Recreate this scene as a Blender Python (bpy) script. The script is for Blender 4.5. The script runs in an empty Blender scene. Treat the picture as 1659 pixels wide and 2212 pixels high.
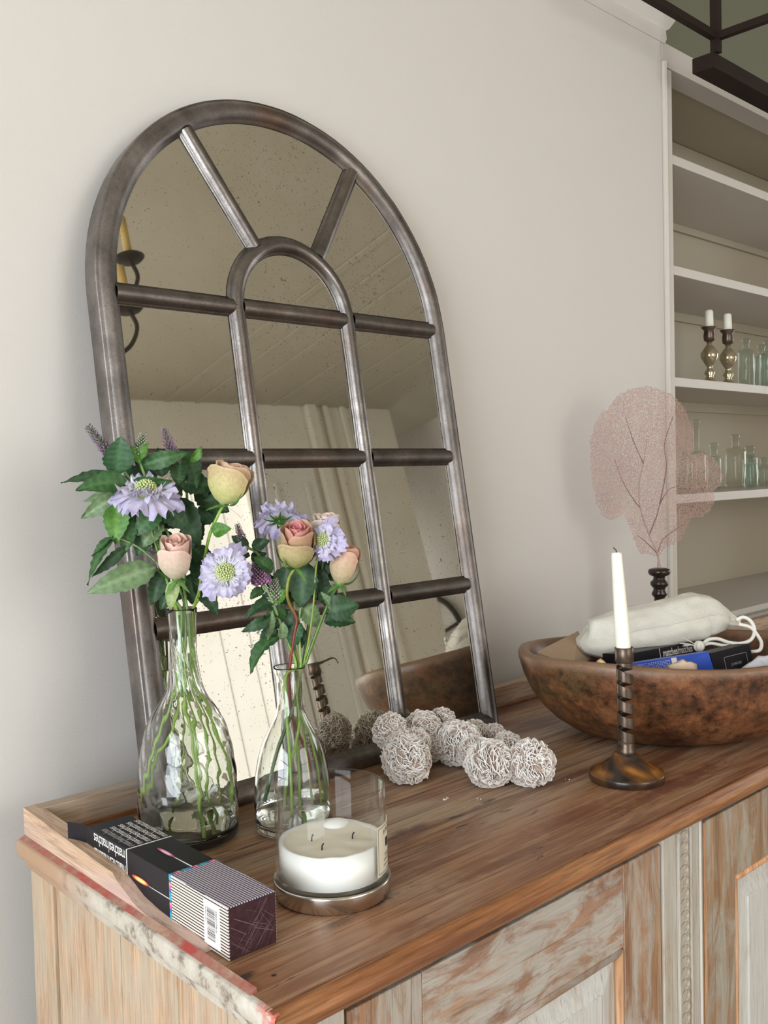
import bpy, math, random
from mathutils import Vector, Matrix, noise
random.seed(7)
SC = bpy.context.scene
COL = SC.collection
T = 0.90                                # height of the sideboard top
# ------------------------------------------------------------------ camera
cam = bpy.data.cameras.new('camera'); camo = bpy.data.objects.new('camera', cam); COL.objects.link(camo)
RC = ((0.72205, -0.69142, -0.02418), (-0.0455, -0.01259, -0.99888), (0.69035, 0.72234, -0.04055))
mw = Matrix(((RC[0][0], -RC[1][0], -RC[2][0], 0), (RC[0][1], -RC[1][1], -RC[2][1], 0), (RC[0][2], -RC[1][2], -RC[2][2], T + 0.42), (0, 0, 0, 1)))
camo.matrix_world = mw
cam.sensor_fit = 'HORIZONTAL'; cam.sensor_width = 36.0; cam.lens = 2109.2 * 36 / 1659
cam.clip_start = 0.02
SC.camera = camo
# ------------------------------------------------------------------ world, lights, exposure
w = bpy.data.worlds.new('sky'); SC.world = w; w.use_nodes = True
w.node_tree.nodes['Background'].inputs[0].default_value = (0.75, 0.86, 1.0, 1)
w.node_tree.nodes['Background'].inputs[1].default_value = 0.35
def area(name, loc, direction, sx, sy, power, color):
    l = bpy.data.lights.new(name, 'AREA'); l.shape = 'RECTANGLE'; l.size = sx; l.size_y = sy; l.energy = power; l.color = color
    o = bpy.data.objects.new(name, l); COL.objects.link(o); o.location = loc
    o.rotation_euler = Vector(direction).to_track_quat('-Z', 'Y').to_euler()
    return o
area('window_daylight', (-1.98, -0.35, 1.35), (1, 0, 0), 1.9, 1.95, 92, (0.84, 0.92, 1.0))      # daylight entering the left window
area('rear_window_daylight', (1.15, -2.58, 1.65), (0, 1, 0), 1.5, 1.7, 20, (1.0, 0.90, 0.76))    # daylight entering the window behind
area('side_fill_light', (5.57, 0.0, 1.65), (-1, 0, 0), 1.3, 1.4, 10, (1.0, 0.95, 0.88))  # added fill lamp, brightens the opposite wall seen in the mirror
area('recess_fill_light', (5.29, -3.67, 1.6), (0, 1, 0), 0.5, 1.7, 7, (0.92, 0.96, 1.0))  # added fill lamp for the recess; no window is built here
SC.view_settings.view_transform = 'Standard'; SC.view_settings.look = 'None'
SC.view_settings.exposure = -0.16; SC.view_settings.gamma = 1.0; SC.view_settings.use_curve_mapping = False
SC.cycles.max_bounces = 14; SC.cycles.transmission_bounces = 14; SC.cycles.glossy_bounces = 6; SC.cycles.transparent_max_bounces = 24
SC.cycles.use_denoising = True
# ------------------------------------------------------------------ mesh helpers
class MB:
    def __init__(s): s.v = []; s.f = []; s.c = []; s.smooth = []
    def add(s, vs, fs, col=None, smooth=False):
        b = len(s.v); s.v += [tuple(v) for v in vs]
        s.f += [tuple(i + b for i in f) for f in fs]; s.smooth += [smooth] * len(fs)
        if col is None: col = (1, 1, 1)
        s.c += (list(col) if (len(col) == len(vs) and not isinstance(col[0], (int, float))) else [col] * len(vs))
        return s
    def box(s, a, b, sh=None, col=None):
        x0, y0, z0 = a; x1, y1, z1 = b
        vs = [(x0,y0,z0),(x1,y0,z0),(x1,y1,z0),(x0,y1,z0),(x0,y0,z1),(x1,y0,z1),(x1,y1,z1),(x0,y1,z1)]
        if sh: vs = [sh(*v) for v in vs]
        return s.add(vs, [(0,3,2,1),(4,5,6,7),(0,1,5,4),(1,2,6,5),(2,3,7,6),(3,0,4,7)], col)
    def hexa(s, q0, q1, col=None):
        return s.add(list(q0) + list(q1), [(3,2,1,0),(4,5,6,7),(0,1,5,4),(1,2,6,5),(2,3,7,6),(3,0,4,7)], col)
    def prism(s, poly, vec, smooth=False, col=None):
        n = len(poly); vs = [Vector(p) for p in poly]; vs += [p + Vector(vec) for p in vs]
        return s.add(vs, [tuple(range(n - 1, -1, -1)), tuple(range(n, 2 * n))] + [(i, (i + 1) % n, n + (i + 1) % n, n + i) for i in range(n)], col, smooth)
    def tube(s, pts, r, n=8, smooth=True, col=None, cap=True):
        pts = [Vector(p) for p in pts]; m = len(pts)
        rs = r if isinstance(r, (list, tuple)) else [r] * m
        vs = []; cs = []; prev = None
        for i, p in enumerate(pts):
            d = (pts[min(i + 1, m - 1)] - pts[max(i - 1, 0)])
            if d.length < 1e-9: d = Vector((0, 0, 1))
            d.normalize()
            if prev is None: a = d.orthogonal().normalized()
            else:
                a = prev - d * prev.dot(d)
                a = a.normalized() if a.length > 1e-6 else d.orthogonal().normalized()
            prev = a; b = d.cross(a)
            for k in range(n):
                t = 2 * math.pi * k / n; vs.append(p + (a * math.cos(t) + b * math.sin(t)) * rs[i])
                if isinstance(col, list): cs.append(col[i])
        fs = [(i * n + k, i * n + (k + 1) % n, (i + 1) * n + (k + 1) % n, (i + 1) * n + k) for i in range(m - 1) for k in range(n)]
        if cap: fs += [tuple(range(n - 1, -1, -1)), tuple(range((m - 1) * n, m * n))]
        return s.add(vs, fs, cs if isinstance(col, list) else col, smooth)
    def lathe(s, c, prof, n=48, smooth=True, col=None, closed=False, mod=None):
        vs = []; m = len(prof)
        for i, (r, z) in enumerate(prof):
            for k in range(n):
                t = 2 * math.pi * k / n; rr = r
                if mod: rr = mod(i, r, z, t)
                vs.append((c[0] + rr * math.cos(t), c[1] + rr * math.sin(t), c[2] + z))
        rg = m if closed else m - 1
        fs = [(i * n + k, i * n + (k + 1) % n, ((i + 1) % m) * n + (k + 1) % n, ((i + 1) % m) * n + k) for i in range(rg) for k in range(n)]
        if not closed:
            if prof[0][0] > 1e-6: fs.append(tuple(range(n - 1, -1, -1)))
            if prof[-1][0] > 1e-6: fs.append(tuple(range((m - 1) * n, m * n)))
        return s.add(vs, fs, col, smooth)
    def ball(s, c, r, n=8, m=5, col=None, sq=(1, 1, 1)):
        vs = [(c[0], c[1], c[2] - r * sq[2])]
        for i in range(1, m):
            a = math.pi * i / m - math.pi / 2
            for k in range(n):
                t = 2 * math.pi * k / n; vs.append((c[0] + r * sq[0] * math.cos(a) * math.cos(t), c[1] + r * sq[1] * math.cos(a) * math.sin(t), c[2] + r * sq[2] * math.sin(a)))
        vs.append((c[0], c[1], c[2] + r * sq[2])); L = len(vs) - 1
        fs = [(0, 1 + (k + 1) % n, 1 + k) for k in range(n)]
        for i in range(m - 2):
            fs += [(1 + i * n + k, 1 + i * n + (k + 1) % n, 1 + (i + 1) * n + (k + 1) % n, 1 + (i + 1) * n + k) for k in range(n)]
        fs += [(1 + (m - 2) * n + k, 1 + (m - 2) * n + (k + 1) % n, L) for k in range(n)]
        return s.add(vs, fs, col, True)
    def grid(s, rows, smooth=True, col=None):
        m = len(rows); n = len(rows[0]); vs = [p for r in rows for p in r]
        fs = [(i * n + k, i * n + k + 1, (i + 1) * n + k + 1, (i + 1) * n + k) for i in range(m - 1) for k in range(n - 1)]
        return s.add(vs, fs, col, smooth)
WL = {}
def wl(o): return WL.get(o.name, Vector((0, 0, 0))) if o else Vector((0, 0, 0))
def link_mesh(name, mb, mat, parent=None, loc=None, bevel=0, label=None, kind=None):
    """one mesh object; its vertices are given in world space"""
    o_at = Vector(loc) if loc is not None else (wl(parent) if parent else Vector((0, 0, 0)))
    me = bpy.data.meshes.new(name)
    me.from_pydata([tuple(Vector(v) - o_at) for v in mb.v], [], mb.f)
    me.polygons.foreach_set('use_smooth', mb.smooth)
    at = me.color_attributes.new('Col', 'FLOAT_COLOR', 'POINT')
    at.data.foreach_set('color', [x for c in mb.c for x in (c[0], c[1], c[2], 1.0)])
    me.materials.append(mat); me.update()
    o = bpy.data.objects.new(name, me); COL.objects.link(o)
    if parent: o.parent = parent; o.location = o_at - wl(parent)
    else: o.location = o_at
    WL[o.name] = o_at
    if bevel:
        b = o.modifiers.new('bevel', 'BEVEL'); b.width = bevel; b.segments = 2; b.limit_method = 'ANGLE'; b.angle_limit = math.radians(40)
    if label: o['label'] = label
    if kind: o['kind'] = kind
    return o
def thing(name, label, cat, loc, group=None):
    o = bpy.data.objects.new(name, None); COL.objects.link(o); o.location = loc; o.empty_display_size = 0.05
    WL[o.name] = Vector(loc); o['label'] = label; o['category'] = cat
    if group: o['group'] = group
    return o
def tag(o, label, cat, group=None):
    o['label'] = label; o['category'] = cat
    if group: o['group'] = group
    return o
def copy_tree(o, parent=None):
    c = o.copy(); COL.objects.link(c); WL[c.name] = wl(o)
    if parent: c.parent = parent
    for ch in list(o.children): copy_tree(ch, c)
    return c
def lerp(a, b, t): return a + (b - a) * t
def spline(pts, n=6):
    P = [Vector(p) for p in pts]
    if len(P) < 3: return [P[0].lerp(P[-1], i / n) for i in range(n + 1)]
    P = [P[0] * 2 - P[1]] + P + [P[-1] * 2 - P[-2]]; out = []
    for i in range(1, len(P) - 2):
        a, b, c, d = P[i - 1:i + 3]
        for k in range(n):
            t = k / n
            out.append(0.5 * ((2 * b) + (c - a) * t + (2 * a - 5 * b + 4 * c - d) * t * t + (3 * b - a - 3 * c + d) * t ** 3))
    out.append(P[-2]); return out
# ------------------------------------------------------------------ materials
class NT:
    def __init__(s, name):
        s.m = bpy.data.materials.new(name); s.m.use_nodes = True; s.n = s.m.node_tree.nodes; s.l = s.m.node_tree.links
        s.b = s.n['Principled BSDF']; s.out = s.n['Material Output']; s.tc = s.n.new('ShaderNodeTexCoord')
    def set(s, **k):
        for a, v in k.items():
            i = s.b.inputs[a.replace('_', ' ')]
            if hasattr(v, 'node'): s.l.new(v, i)
            else: i.default_value = (*v, 1) if isinstance(v, tuple) and len(i.default_value) == 4 else v
        return s
    def mapv(s, scale=(1, 1, 1), loc=(0, 0, 0), rot=(0, 0, 0), src='Object'):
        m = s.n.new('ShaderNodeMapping'); s.l.new(s.tc.outputs[src], m.inputs[0])
        m.inputs['Scale'].default_value = scale; m.inputs['Location'].default_value = loc; m.inputs['Rotation'].default_value = rot; return m.outputs[0]
    def noise(s, vec, scale=5, detail=4, rough=.55, dist=0):
        n = s.n.new('ShaderNodeTexNoise'); s.l.new(vec, n.inputs['Vector']); n.inputs['Scale'].default_value = scale
        n.inputs['Detail'].default_value = detail; n.inputs['Roughness'].default_value = rough; n.inputs['Distortion'].default_value = dist; return n.outputs['Fac']
    def voro(s, vec, scale=5, feature='F1'):
        n = s.n.new('ShaderNodeTexVoronoi'); s.l.new(vec, n.inputs['Vector']); n.inputs['Scale'].default_value = scale; n.feature = feature; return n.outputs['Distance']
    def ramp(s, fac, stops, interp='LINEAR'):
        r = s.n.new('ShaderNodeValToRGB'); s.l.new(fac, r.inputs[0]); e = r.color_ramp.elements; r.color_ramp.interpolation = interp
        while len(e) < len(stops): e.new(0.5)
        for x, (p, c) in zip(e, stops):
            x.position = p; x.color = (*c, 1) if isinstance(c, tuple) else (c, c, c, 1)
        return r.outputs[0]
    def mix(s, f, a, b, mode='MIX'):
        m = s.n.new('ShaderNodeMix'); m.data_type = 'RGBA'; m.blend_type = mode
        for v, i in ((f, m.inputs[0]), (a, m.inputs[6]), (b, m.inputs[7])):
            if hasattr(v, 'node'): s.l.new(v, i)
            else: i.default_value = (*v, 1) if isinstance(v, tuple) else v
        return m.outputs[2]
    def math(s, op, a, b=0.0, c=0.0, clamp=False):
        m = s.n.new('ShaderNodeMath'); m.operation = op; m.use_clamp = clamp
        for v, i in zip((a, b, c), m.inputs):
            if hasattr(v, 'node'): s.l.new(v, i)
            else: i.default_value = v
        return m.outputs[0]
    def sep(s, vec):
        x = s.n.new('ShaderNodeSeparateXYZ'); s.l.new(vec, x.inputs[0]); return x.outputs
    def bump(s, h, strength=.3, dist=.002):
        b = s.n.new('ShaderNodeBump'); s.l.new(h, b.inputs['Height']); b.inputs['Strength'].default_value = strength; b.inputs['Distance'].default_value = dist
        s.l.new(b.outputs[0], s.b.inputs['Normal']); return s
    def col(s):
        a = s.n.new('ShaderNodeAttribute'); a.attribute_name = 'Col'; return a.outputs['Color']
    def shader(s, kind, **k):
        n = s.n.new(kind)
        for a, v in k.items(): n.inputs[a].default_value = (*v, 1) if isinstance(v, tuple) else v
        return n
def flat(name, c, rough=.6, metal=0, **k):
    t = NT(name); t.set(Base_Color=c, Roughness=rough, Metallic=metal, **k); return t.m
def vcol(name, rough=.5, sss=0, bump=None, trans=0):
    t = NT(name); c = t.col(); n = t.noise(t.mapv(), 260, 3)
    t.set(Base_Color=t.mix(.25, c, t.ramp(n, [(.3, .0), (.7, 1.0)]), 'SOFT_LIGHT'), Roughness=rough)
    if sss: t.set(Subsurface_Weight=sss, Subsurface_Scale=.004)
    if bump: t.bump(t.noise(t.mapv(), bump, 3), .35, .0006)
    if trans:
        tr = t.n.new('ShaderNodeBsdfTranslucent'); t.l.new(c, tr.inputs[0]); mx = t.n.new('ShaderNodeMixShader'); mx.inputs[0].default_value = trans
        t.l.new(t.b.outputs[0], mx.inputs[1]); t.l.new(tr.outputs[0], mx.inputs[2]); t.l.new(mx.outputs[0], t.out.inputs[0])
    return t.m
def grain(t, axis, seed=0.0, fine=230, along=13):
    sc = {'x': (along, fine, fine), 'y': (fine, along, fine), 'z': (fine, fine, along)}[axis]
    v = t.mapv(tuple(a * .02 for a in sc), (seed, seed * 1.7, seed * .3)); fine_n = t.noise(v, 50, 6, .66, .5)
    v2 = t.mapv(tuple(a * (.0070 if a == fine else .010) for a in sc), (seed * 2, seed, seed)); wide = t.noise(v2, 30, 5, .62, .35)
    return fine_n, wide
def wood(name, axis, dark, mid, light, seed=0.0, rough=.5, paint=None, paint_amt=.5, patch=None, stains=None, fine=260):
    t = NT(name); fn, wd = grain(t, axis, seed, fine)
    c = t.ramp(wd, [(.3, dark), (.5, mid), (.68, light)])
    c = t.mix(.5, c, t.ramp(fn, [(.34, .12), (.52, .55), (.66, .78)]), 'OVERLAY')
    if patch:                                   # bleached or darker areas of the wood itself
        pn = t.noise(t.mapv({'x': (2, 9, 9), 'y': (9, 2, 9), 'z': (9, 9, 2)}[axis], (seed + 3, 1, 2)), 1.6, 5, .6, .4)
        c = t.mix(t.ramp(pn, [(.47, 0.0), (.62, .8)]), c, patch)
    if stains:
        sn = t.noise(t.mapv({'x': (5, 26, 26), 'y': (26, 5, 26), 'z': (26, 26, 5)}[axis], (seed + 9, 4, 7)), 1.5, 6, .66, .3)
        c = t.mix(t.ramp(sn, [(.60, 0.0), (.70, .85)]), c, stains)
    h = fn
    if paint:
        pv = t.noise(t.mapv({'x': (5, 14, 14), 'y': (14, 5, 14), 'z': (14, 14, 4)}[axis], (seed + 5, 2, 8)), 2.0, 8, .7, .6)
        pv = t.math('ADD', pv, t.math('MULTIPLY', t.math('SUBTRACT', fn, .5), .30))
        c = t.mix(t.ramp(pv, [(.42 + paint_amt * .12, .95), (.54 + paint_amt * .12, .04)]), c, t.mix(t.ramp(fn, [(.35, 0.0), (.6, 1.0)]), tuple(x * .8 for x in paint), paint))
        h = t.math('ADD', fn, t.math('MULTIPLY', pv, .5))
    fl = {'x': (7, 330, 330), 'y': (330, 7, 330), 'z': (330, 330, 7)}[axis]; f2 = t.noise(t.mapv(fl, (seed, 1, 2)), 1.0, 3, .5, .3)
    c = t.mix(t.ramp(f2, [(.31, .55), (.39, 0.0)]), c, tuple(x * .6 for x in dark))
    t.set(Base_Color=c, Roughness=rough); t.bump(h, .35, .0015)
    return t.m
MARKS = [(.632, .690, .034, .0065, (.03, .025, .022), .9), (.585, .684, .03, .006, (.10, .075, .055), .6), (.462, .668, .022, .007, (.03, .035, .035), .85), (.482, .652, .004, .003, (.01, .01, .01), 1.0), (.935, .800, .022, .006, (.03, .022, .02), .9), (.80, .80, .05, .012, (.10, .04, .035), .7), (1.15, .66, .16, .018, (.15, .045, .03), .75), (.78, .665, .09, .014, (.17, .07, .035), .6), (.95, .69, .11, .02, (.19, .06, .035), .55), (.72, .86, .09, .03, (.46, .37, .27), .6), (1.12, .93, .12, .05, (.36, .31, .24), .75)]
M = {}
def mats():
    t = NT('wall_paint'); n = t.noise(t.mapv(), 420, 3, .6); t.set(Base_Color=(.655, .62, .585), Roughness=.62); t.bump(n, .16, .0012); M['wall'] = t.m
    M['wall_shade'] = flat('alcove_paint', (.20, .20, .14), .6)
    t = NT('ceiling_plaster'); t.set(Base_Color=(.43, .39, .31), Roughness=.8); M['ceil'] = t.m
    t = NT('floorboards'); fn, wd = grain(t, 'x', 3); t.set(Base_Color=t.ramp(wd, [(.3, (.38, .30, .22)), (.7, (.52, .43, .33))]), Roughness=.5); M['floor'] = t.m
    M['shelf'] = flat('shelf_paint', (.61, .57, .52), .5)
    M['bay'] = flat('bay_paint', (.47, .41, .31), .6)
    M['cupboard'] = flat('cupboard_paint', (.20, .20, .15), .5)
    M['trim'] = flat('trim_paint', (.80, .77, .70), .45)
    M['panelpaint'] = flat('panelling_paint', (.84, .79, .68), .5)
    # sideboard top: stripped pine with stains
    t = NT('stripped_pine_top'); fn, wd = grain(t, 'x', 1.3, 260, 11)
    c = t.ramp(wd, [(.28, (.17, .075, .038)), (.42, (.31, .155, .078)), (.56, (.42, .25, .142)), (.72, (.50, .35, .235))])
    X = t.sep(t.mapv((1, 1, 1))); 
    pn = t.noise(t.mapv((2.2, 7, 1), (4, 1, 0)), 1.5, 5, .6, .5)
    c = t.mix(t.ramp(pn, [(.44, 0.0), (.6, .7)]), c, (.44, .34, .25))       # bleached greyish areas
    pr = t.noise(t.mapv((2.6, 16, 1), (9, 3, 0)), 1.3, 5, .62, .5)
    c = t.mix(t.ramp(pr, [(.52, 0.0), (.66, .8)]), c, (.13, .045, .038))      # purple-red stains
    f2 = t.noise(t.mapv((7, 330, 330), (3, 1, 2)), 1.0, 3, .5, .3); f3 = t.noise(t.mapv((3, 120, 120), (8, 1, 2)), 1.0, 3, .55, .6)
    c = t.mix(.32, c, t.ramp(fn, [(.36, .10), (.5, .5), (.68, .74)]), 'OVERLAY')
    c = t.mix(t.ramp(f2, [(.33, .75), (.43, 0.0)]), c, (.09, .04, .022)); c = t.mix(t.ramp(f3, [(.34, .6), (.44, 0.0)]), c, (.13, .055, .03))
    c = t.mix(t.ramp(X[1], [(.0, .75), (.10, .45), (.20, 0.0)]), c, t.mix(.5, c, (.30, .105, .035)))
    bk = t.noise(t.mapv((9, 60, 1), (2, 5, 0)), 1.0, 6, .7, .4)
    c = t.mix(t.ramp(bk, [(.62, 0.0), (.67, .9)]), c, (.028, .02, .02))      # black scorch streaks
    wn = t.noise(t.mapv((1, 1, 1)), 45, 5, .7)
    def mark(c, x, y, rx, ry, ang, colr, amt):        # a burn or spill mark lying along the grain
        v = t.mapv((1 / rx, 1 / ry, 1), (-x / rx, -y / ry, 0)); l = t.n.new('ShaderNodeVectorMath'); l.operation = 'LENGTH'; s3 = t.n.new('ShaderNodeVectorMath'); s3.operation = 'MULTIPLY'
        s3.inputs[1].default_value = (1, 1, 0); t.l.new(v, s3.inputs[0]); t.l.new(s3.outputs[0], l.inputs[0])
        d = t.math('ADD', l.outputs['Value'], t.math('MULTIPLY', t.math('SUBTRACT', wn, .5), 2.6))
        return t.mix(t.ramp(d, [(.35, amt), (1.0, 0.0)]), c, colr)
    OX, OY = .45, .62                                 # the sideboard's own origin
    for mx_, my_, rx, ry, colr, amt in MARKS: c = mark(c, mx_ - OX, my_ - OY, rx, ry, 0, colr, amt)
    sp = t.noise(t.mapv((60, 90, 1), (7, 1, 0)), 1.0, 4, .7)
    c = t.mix(t.ramp(sp, [(.73, 0.0), (.76, .8)]), c, (.62, .57, .52))        # paint flecks
    t.set(Base_Color=c, Roughness=t.ramp(pn, [(.3, .36), (.7, .5)])); t.bump(t.math('ADD', fn, t.math('MULTIPLY', sp, .3)), .3, .0012); M['top'] = t.m
    M['nosing'] = wood('nosing_pine', 'x', (.14, .048, .020), (.27, .105, .038), (.39, .185, .075), 2.1, .34)
    M['side'] = wood('side_pine', 'z', (.37, .225, .13), (.45, .30, .19), (.50, .365, .25), 4.2, .6, paint=(.48, .385, .28), paint_amt=.25)
    M['gallery_side'] = wood('gallery_side_pine', 'y', (.44, .28, .17), (.52, .36, .25), (.57, .44, .34), 7.2, .6, patch=(.50, .34, .30), stains=(.25, .16, .11))
    M['gallery_back'] = wood('gallery_back_pine', 'x', (.38, .24, .14), (.47, .32, .21), (.52, .41, .30), 5.2, .6, patch=(.42, .36, .30), stains=(.28, .19, .14))
    M['door_x'] = wood('door_rail_paint', 'x', (.20, .10, .058), (.31, .17, .105), (.38, .25, .17), 6.6, .55, paint=(.47, .435, .385), paint_amt=.18)
    M['door_z'] = wood('door_stile_paint', 'z', (.20, .09, .04), (.32, .17, .09), (.40, .26, .165), 8.1, .55, paint=(.44, .40, .35), paint_amt=.06)
    M['door_z2'] = wood('second_door_paint', 'z', (.23, .12, .055), (.31, .18, .095), (.37, .25, .15), 11.1, .55, paint=(.40, .37, .31), paint_amt=.05)
    M['panel'] = wood('door_panel_paint', 'z', (.40, .34, .28), (.50, .45, .40), (.56, .53, .49), 9.4, .55, paint=(.62, .61, .58), paint_amt=.75, fine=340)
    M['post'] = wood('pilaster_paint', 'z', (.34, .26, .19), (.42, .35, .27), (.48, .42, .35), 10.4, .5, paint=(.50, .46, .40), paint_amt=.6)
    M['bead'] = wood('door_bead_pine', 'z', (.42, .19, .08), (.55, .29, .14), (.66, .42, .26), 12.4, .45)
    t = NT('fillet_paint'); n = t.noise(t.mapv((3, 40, 40)), 3, 4); t.set(Base_Color=t.ramp(n, [(.4, (.42, .39, .34)), (.65, (.55, .53, .48))]), Roughness=.5); M['fillet'] = t.m
    t = NT('chipped_white_edge'); X = t.sep(t.mapv()); n = t.noise(t.mapv((1, 1, 1)), 38, 6, .7); n2 = t.noise(t.mapv((1, 3, 3)), 9, 4, .6)
    c = t.ramp(n, [(.36, (.16, .125, .095)), (.48, (.46, .41, .34)), (.7, (.58, .55, .48))])
    c = t.mix(t.ramp(X[1], [(0.0, .8), (.018, .4), (.035, 0.0)]), c, t.mix(t.ramp(n, [(.5, 1.0), (.56, 0.0)]), c, (.62, .03, .02)))
    c = t.mix(t.ramp(X[1], [(.30, 0.0), (.42, 1.0)]), c, (.40, .25, .155))
    t.set(Base_Color=c, Roughness=.55); t.bump(n, .5, .002); M['edge'] = t.m
    t = NT('red_lead_line'); n = t.noise(t.mapv((1, 1, 1)), 26, 5, .7); t.set(Base_Color=t.ramp(n, [(.36, (.38, .05, .04)), (.50, (.33, .15, .11)), (.62, (.42, .27, .19))]), Roughness=.5); M['red'] = t.m
    M['gap'] = flat('shadow_gap_wood', (.05, .03, .02), .8)
    # mirror
    t = NT('pewter_frame'); v = t.mapv(); n = t.noise(v, 14, 6, .65); n2 = t.noise(v, 420, 3, .7); n3 = t.noise(t.mapv((1, 1, 1), (3, 3, 3)), 6, 3)
    c = t.ramp(n, [(.3, (.115, .103, .097)), (.5, (.215, .196, .185)), (.7, (.34, .31, .295))]); c = t.mix(t.ramp(n3, [(.55, 0.0), (.7, .5)]), c, (.26, .15, .10))
    c = t.mix(t.ramp(n2, [(.56, 0.0), (.72, .7)]), c, (.07, .06, .06))
    t.set(Base_Color=c, Metallic=1.0, Roughness=t.ramp(n, [(.3, .42), (.7, .27)])); t.bump(t.math('ADD', n, t.math('MULTIPLY', n2, .35)), .35, .0016); M['pewter'] = t.m
    M['frame'] = M['pewter'].copy(); M['frame'].name = 'pewter_outer_frame'
    nt = M['frame'].node_tree; b_ = nt.nodes['Principled BSDF']; nt.links.remove(b_.inputs['Roughness'].links[0]); b_.inputs['Roughness'].default_value = .46
    t = NT('antiqued_mirror_glass'); v = t.mapv(); n = t.noise(v, 9, 4, .6)
    sp = t.noise(v, 330, 2, .5); sp2 = t.noise(v, 110, 3, .6, .3)
    big = t.noise(t.mapv((1, 1, 1), (5, 2, 1)), 5, 3)
    spots = t.math('MAXIMUM', t.ramp(t.math('ADD', sp, t.math('MULTIPLY', big, .22)), [(.77, 0.0), (.81, .6)]), t.ramp(t.math('ADD', sp2, t.math('MULTIPLY', big, .25)), [(.81, 0.0), (.845, .75)]))
    t.set(Base_Color=t.ramp(n, [(.3, (.70, .67, .59)), (.7, (.77, .75, .69))]), Metallic=1.0, Roughness=.02)
    df = t.shader('ShaderNodeBsdfDiffuse', Color=(.10, .075, .035)); mx = t.n.new('ShaderNodeMixShader'); t.l.new(spots, mx.inputs[0]); t.l.new(t.b.outputs[0], mx.inputs[1]); t.l.new(df.outputs[0], mx.inputs[2])
    hz = t.shader('ShaderNodeBsdfDiffuse', Color=(.30, .27, .20)); m2 = t.n.new('ShaderNodeMixShader'); m2.inputs[0].default_value = .06; t.l.new(mx.outputs[0], m2.inputs[1]); t.l.new(hz.outputs[0], m2.inputs[2]); t.l.new(m2.outputs[0], t.out.inputs[0]); M['mirror'] = t.m
    # glass
    def glass(name, colr, ior=1.45, rough=0.0):
        t = NT(name); t.set(Base_Color=colr, Roughness=rough, IOR=ior, Transmission_Weight=1.0); return t.m
    M['glass'] = glass('clear_vase_glass', (.965, .985, .965)); M['water'] = glass('vase_water', (.97, .99, .97), 1.33)
    def thin(name, tint, gl=.9, rough=.02):
        t = NT(name)
        tr = t.shader('ShaderNodeBsdfTransparent', Color=tint); gs = t.shader('ShaderNodeBsdfGlossy', Color=(1., 1., 1.), Roughness=rough); lw = t.n.new('ShaderNodeLayerWeight'); lw.inputs[0].default_value = .5; mx = t.n.new('ShaderNodeMixShader')
        t.l.new(t.math('MULTIPLY_ADD', t.math('POWER', lw.outputs['Facing'], 3.2), gl * .8, .012), mx.inputs[0]); t.l.new(tr.outputs[0], mx.inputs[1]); t.l.new(gs.outputs[0], mx.inputs[2]); t.l.new(mx.outputs[0], t.out.inputs[0]); return t.m
    M['thin'] = thin('candle_jar_glass', (.985, .99, .988)); M['aqua'] = thin('aqua_bottle_glass', (.925, .965, .955), .9, .05); M['clearb'] = thin('clear_bottle_glass', (.955, .965, .95), .9, .05)
    M['mercury'] = NT('mercury_glass').set(Base_Color=(.50, .44, .30), Metallic=.8, Roughness=.10).m
    M['wax_top'] = NT('oily_wax_surface').set(Base_Color=(.80, .73, .60), Roughness=.3, Subsurface_Weight=.3, Subsurface_Radius=(.02, .015, .01), Subsurface_Scale=.5).m
    M['wax'] = NT('cream_wax').set(Base_Color=(.97, .95, .89), Roughness=.4, Subsurface_Weight=.5, Subsurface_Radius=(.02, .015, .01), Subsurface_Scale=.6).m
    M['wax_w'] = NT('white_taper_wax').set(Base_Color=(.92, .90, .78), Roughness=.38, Subsurface_Weight=.25, Subsurface_Radius=(.01, .008, .005), Subsurface_Scale=.5).m
    M['wick'] = flat('charred_wick', (.012, .01, .01), .8)
    M['silver'] = NT('brushed_silver').set(Base_Color=(.62, .58, .53), Metallic=1.0, Roughness=.22).m
    t = NT('paper_label'); t.set(Base_Color=(.72, .67, .54), Roughness=.6); M['label'] = t.m
    M['ink'] = flat('black_ink', (.02, .018, .016), .6); M['white_ink'] = flat('white_ink', (.75, .73, .70), .5); M['silver_ink'] = flat('grey_ink', (.38, .38, .38), .5)
    # iron, dark wood
    t = NT('dark_iron'); n = t.noise(t.mapv(), 60, 4); t.set(Base_Color=t.ramp(n, [(.3, (.075, .052, .040)), (.7, (.17, .125, .095))]), Metallic=.75, Roughness=.34); t.bump(n, .2, .001); M['iron'] = t.m
    t = NT('turned_base_wood'); v = t.mapv((1, 1, 1)); n = t.noise(v, 16, 3, .5, .4); f = t.noise(t.mapv((1, 1, 1)), 120, 3)
    X = t.sep(t.mapv()); t.set(Base_Color=t.mix(t.ramp(X[2], [(.010, .85), (.014, 0.0)]), t.ramp(n, [(.38, (.022, .015, .012)), (.47, (.12, .045, .012)), (.56, (.36, .15, .028))]), (.018, .014, .013)), Roughness=.25); t.bump(f, .15, .0008); M['basewood'] = t.m
    M['ebony'] = NT('ebonised_wood').set(Base_Color=(.02, .013, .01), Roughness=.22).m
    t = NT('carved_bowl_wood'); v = t.mapv((1, 1, 2.2)); n = t.noise(v, 9, 7, .7, .5); f = t.noise(t.mapv((1, 1, 1)), 70, 5, .7); n2 = t.noise(t.mapv((1, 1, 3), (3, 1, 4)), 5, 4, .6)
    c = t.ramp(n, [(.32, (.025, .011, .007)), (.44, (.080, .030, .013)), (.56, (.155, .058, .023)), (.70, (.22, .10, .045))])
    c = t.mix(t.ramp(n2, [(.50, 0.0), (.66, .6)]), c, (.12, .075, .03)); c = t.mix(.95, c, t.ramp(f, [(.32, .12), (.68, .80)]), 'OVERLAY')
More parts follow.
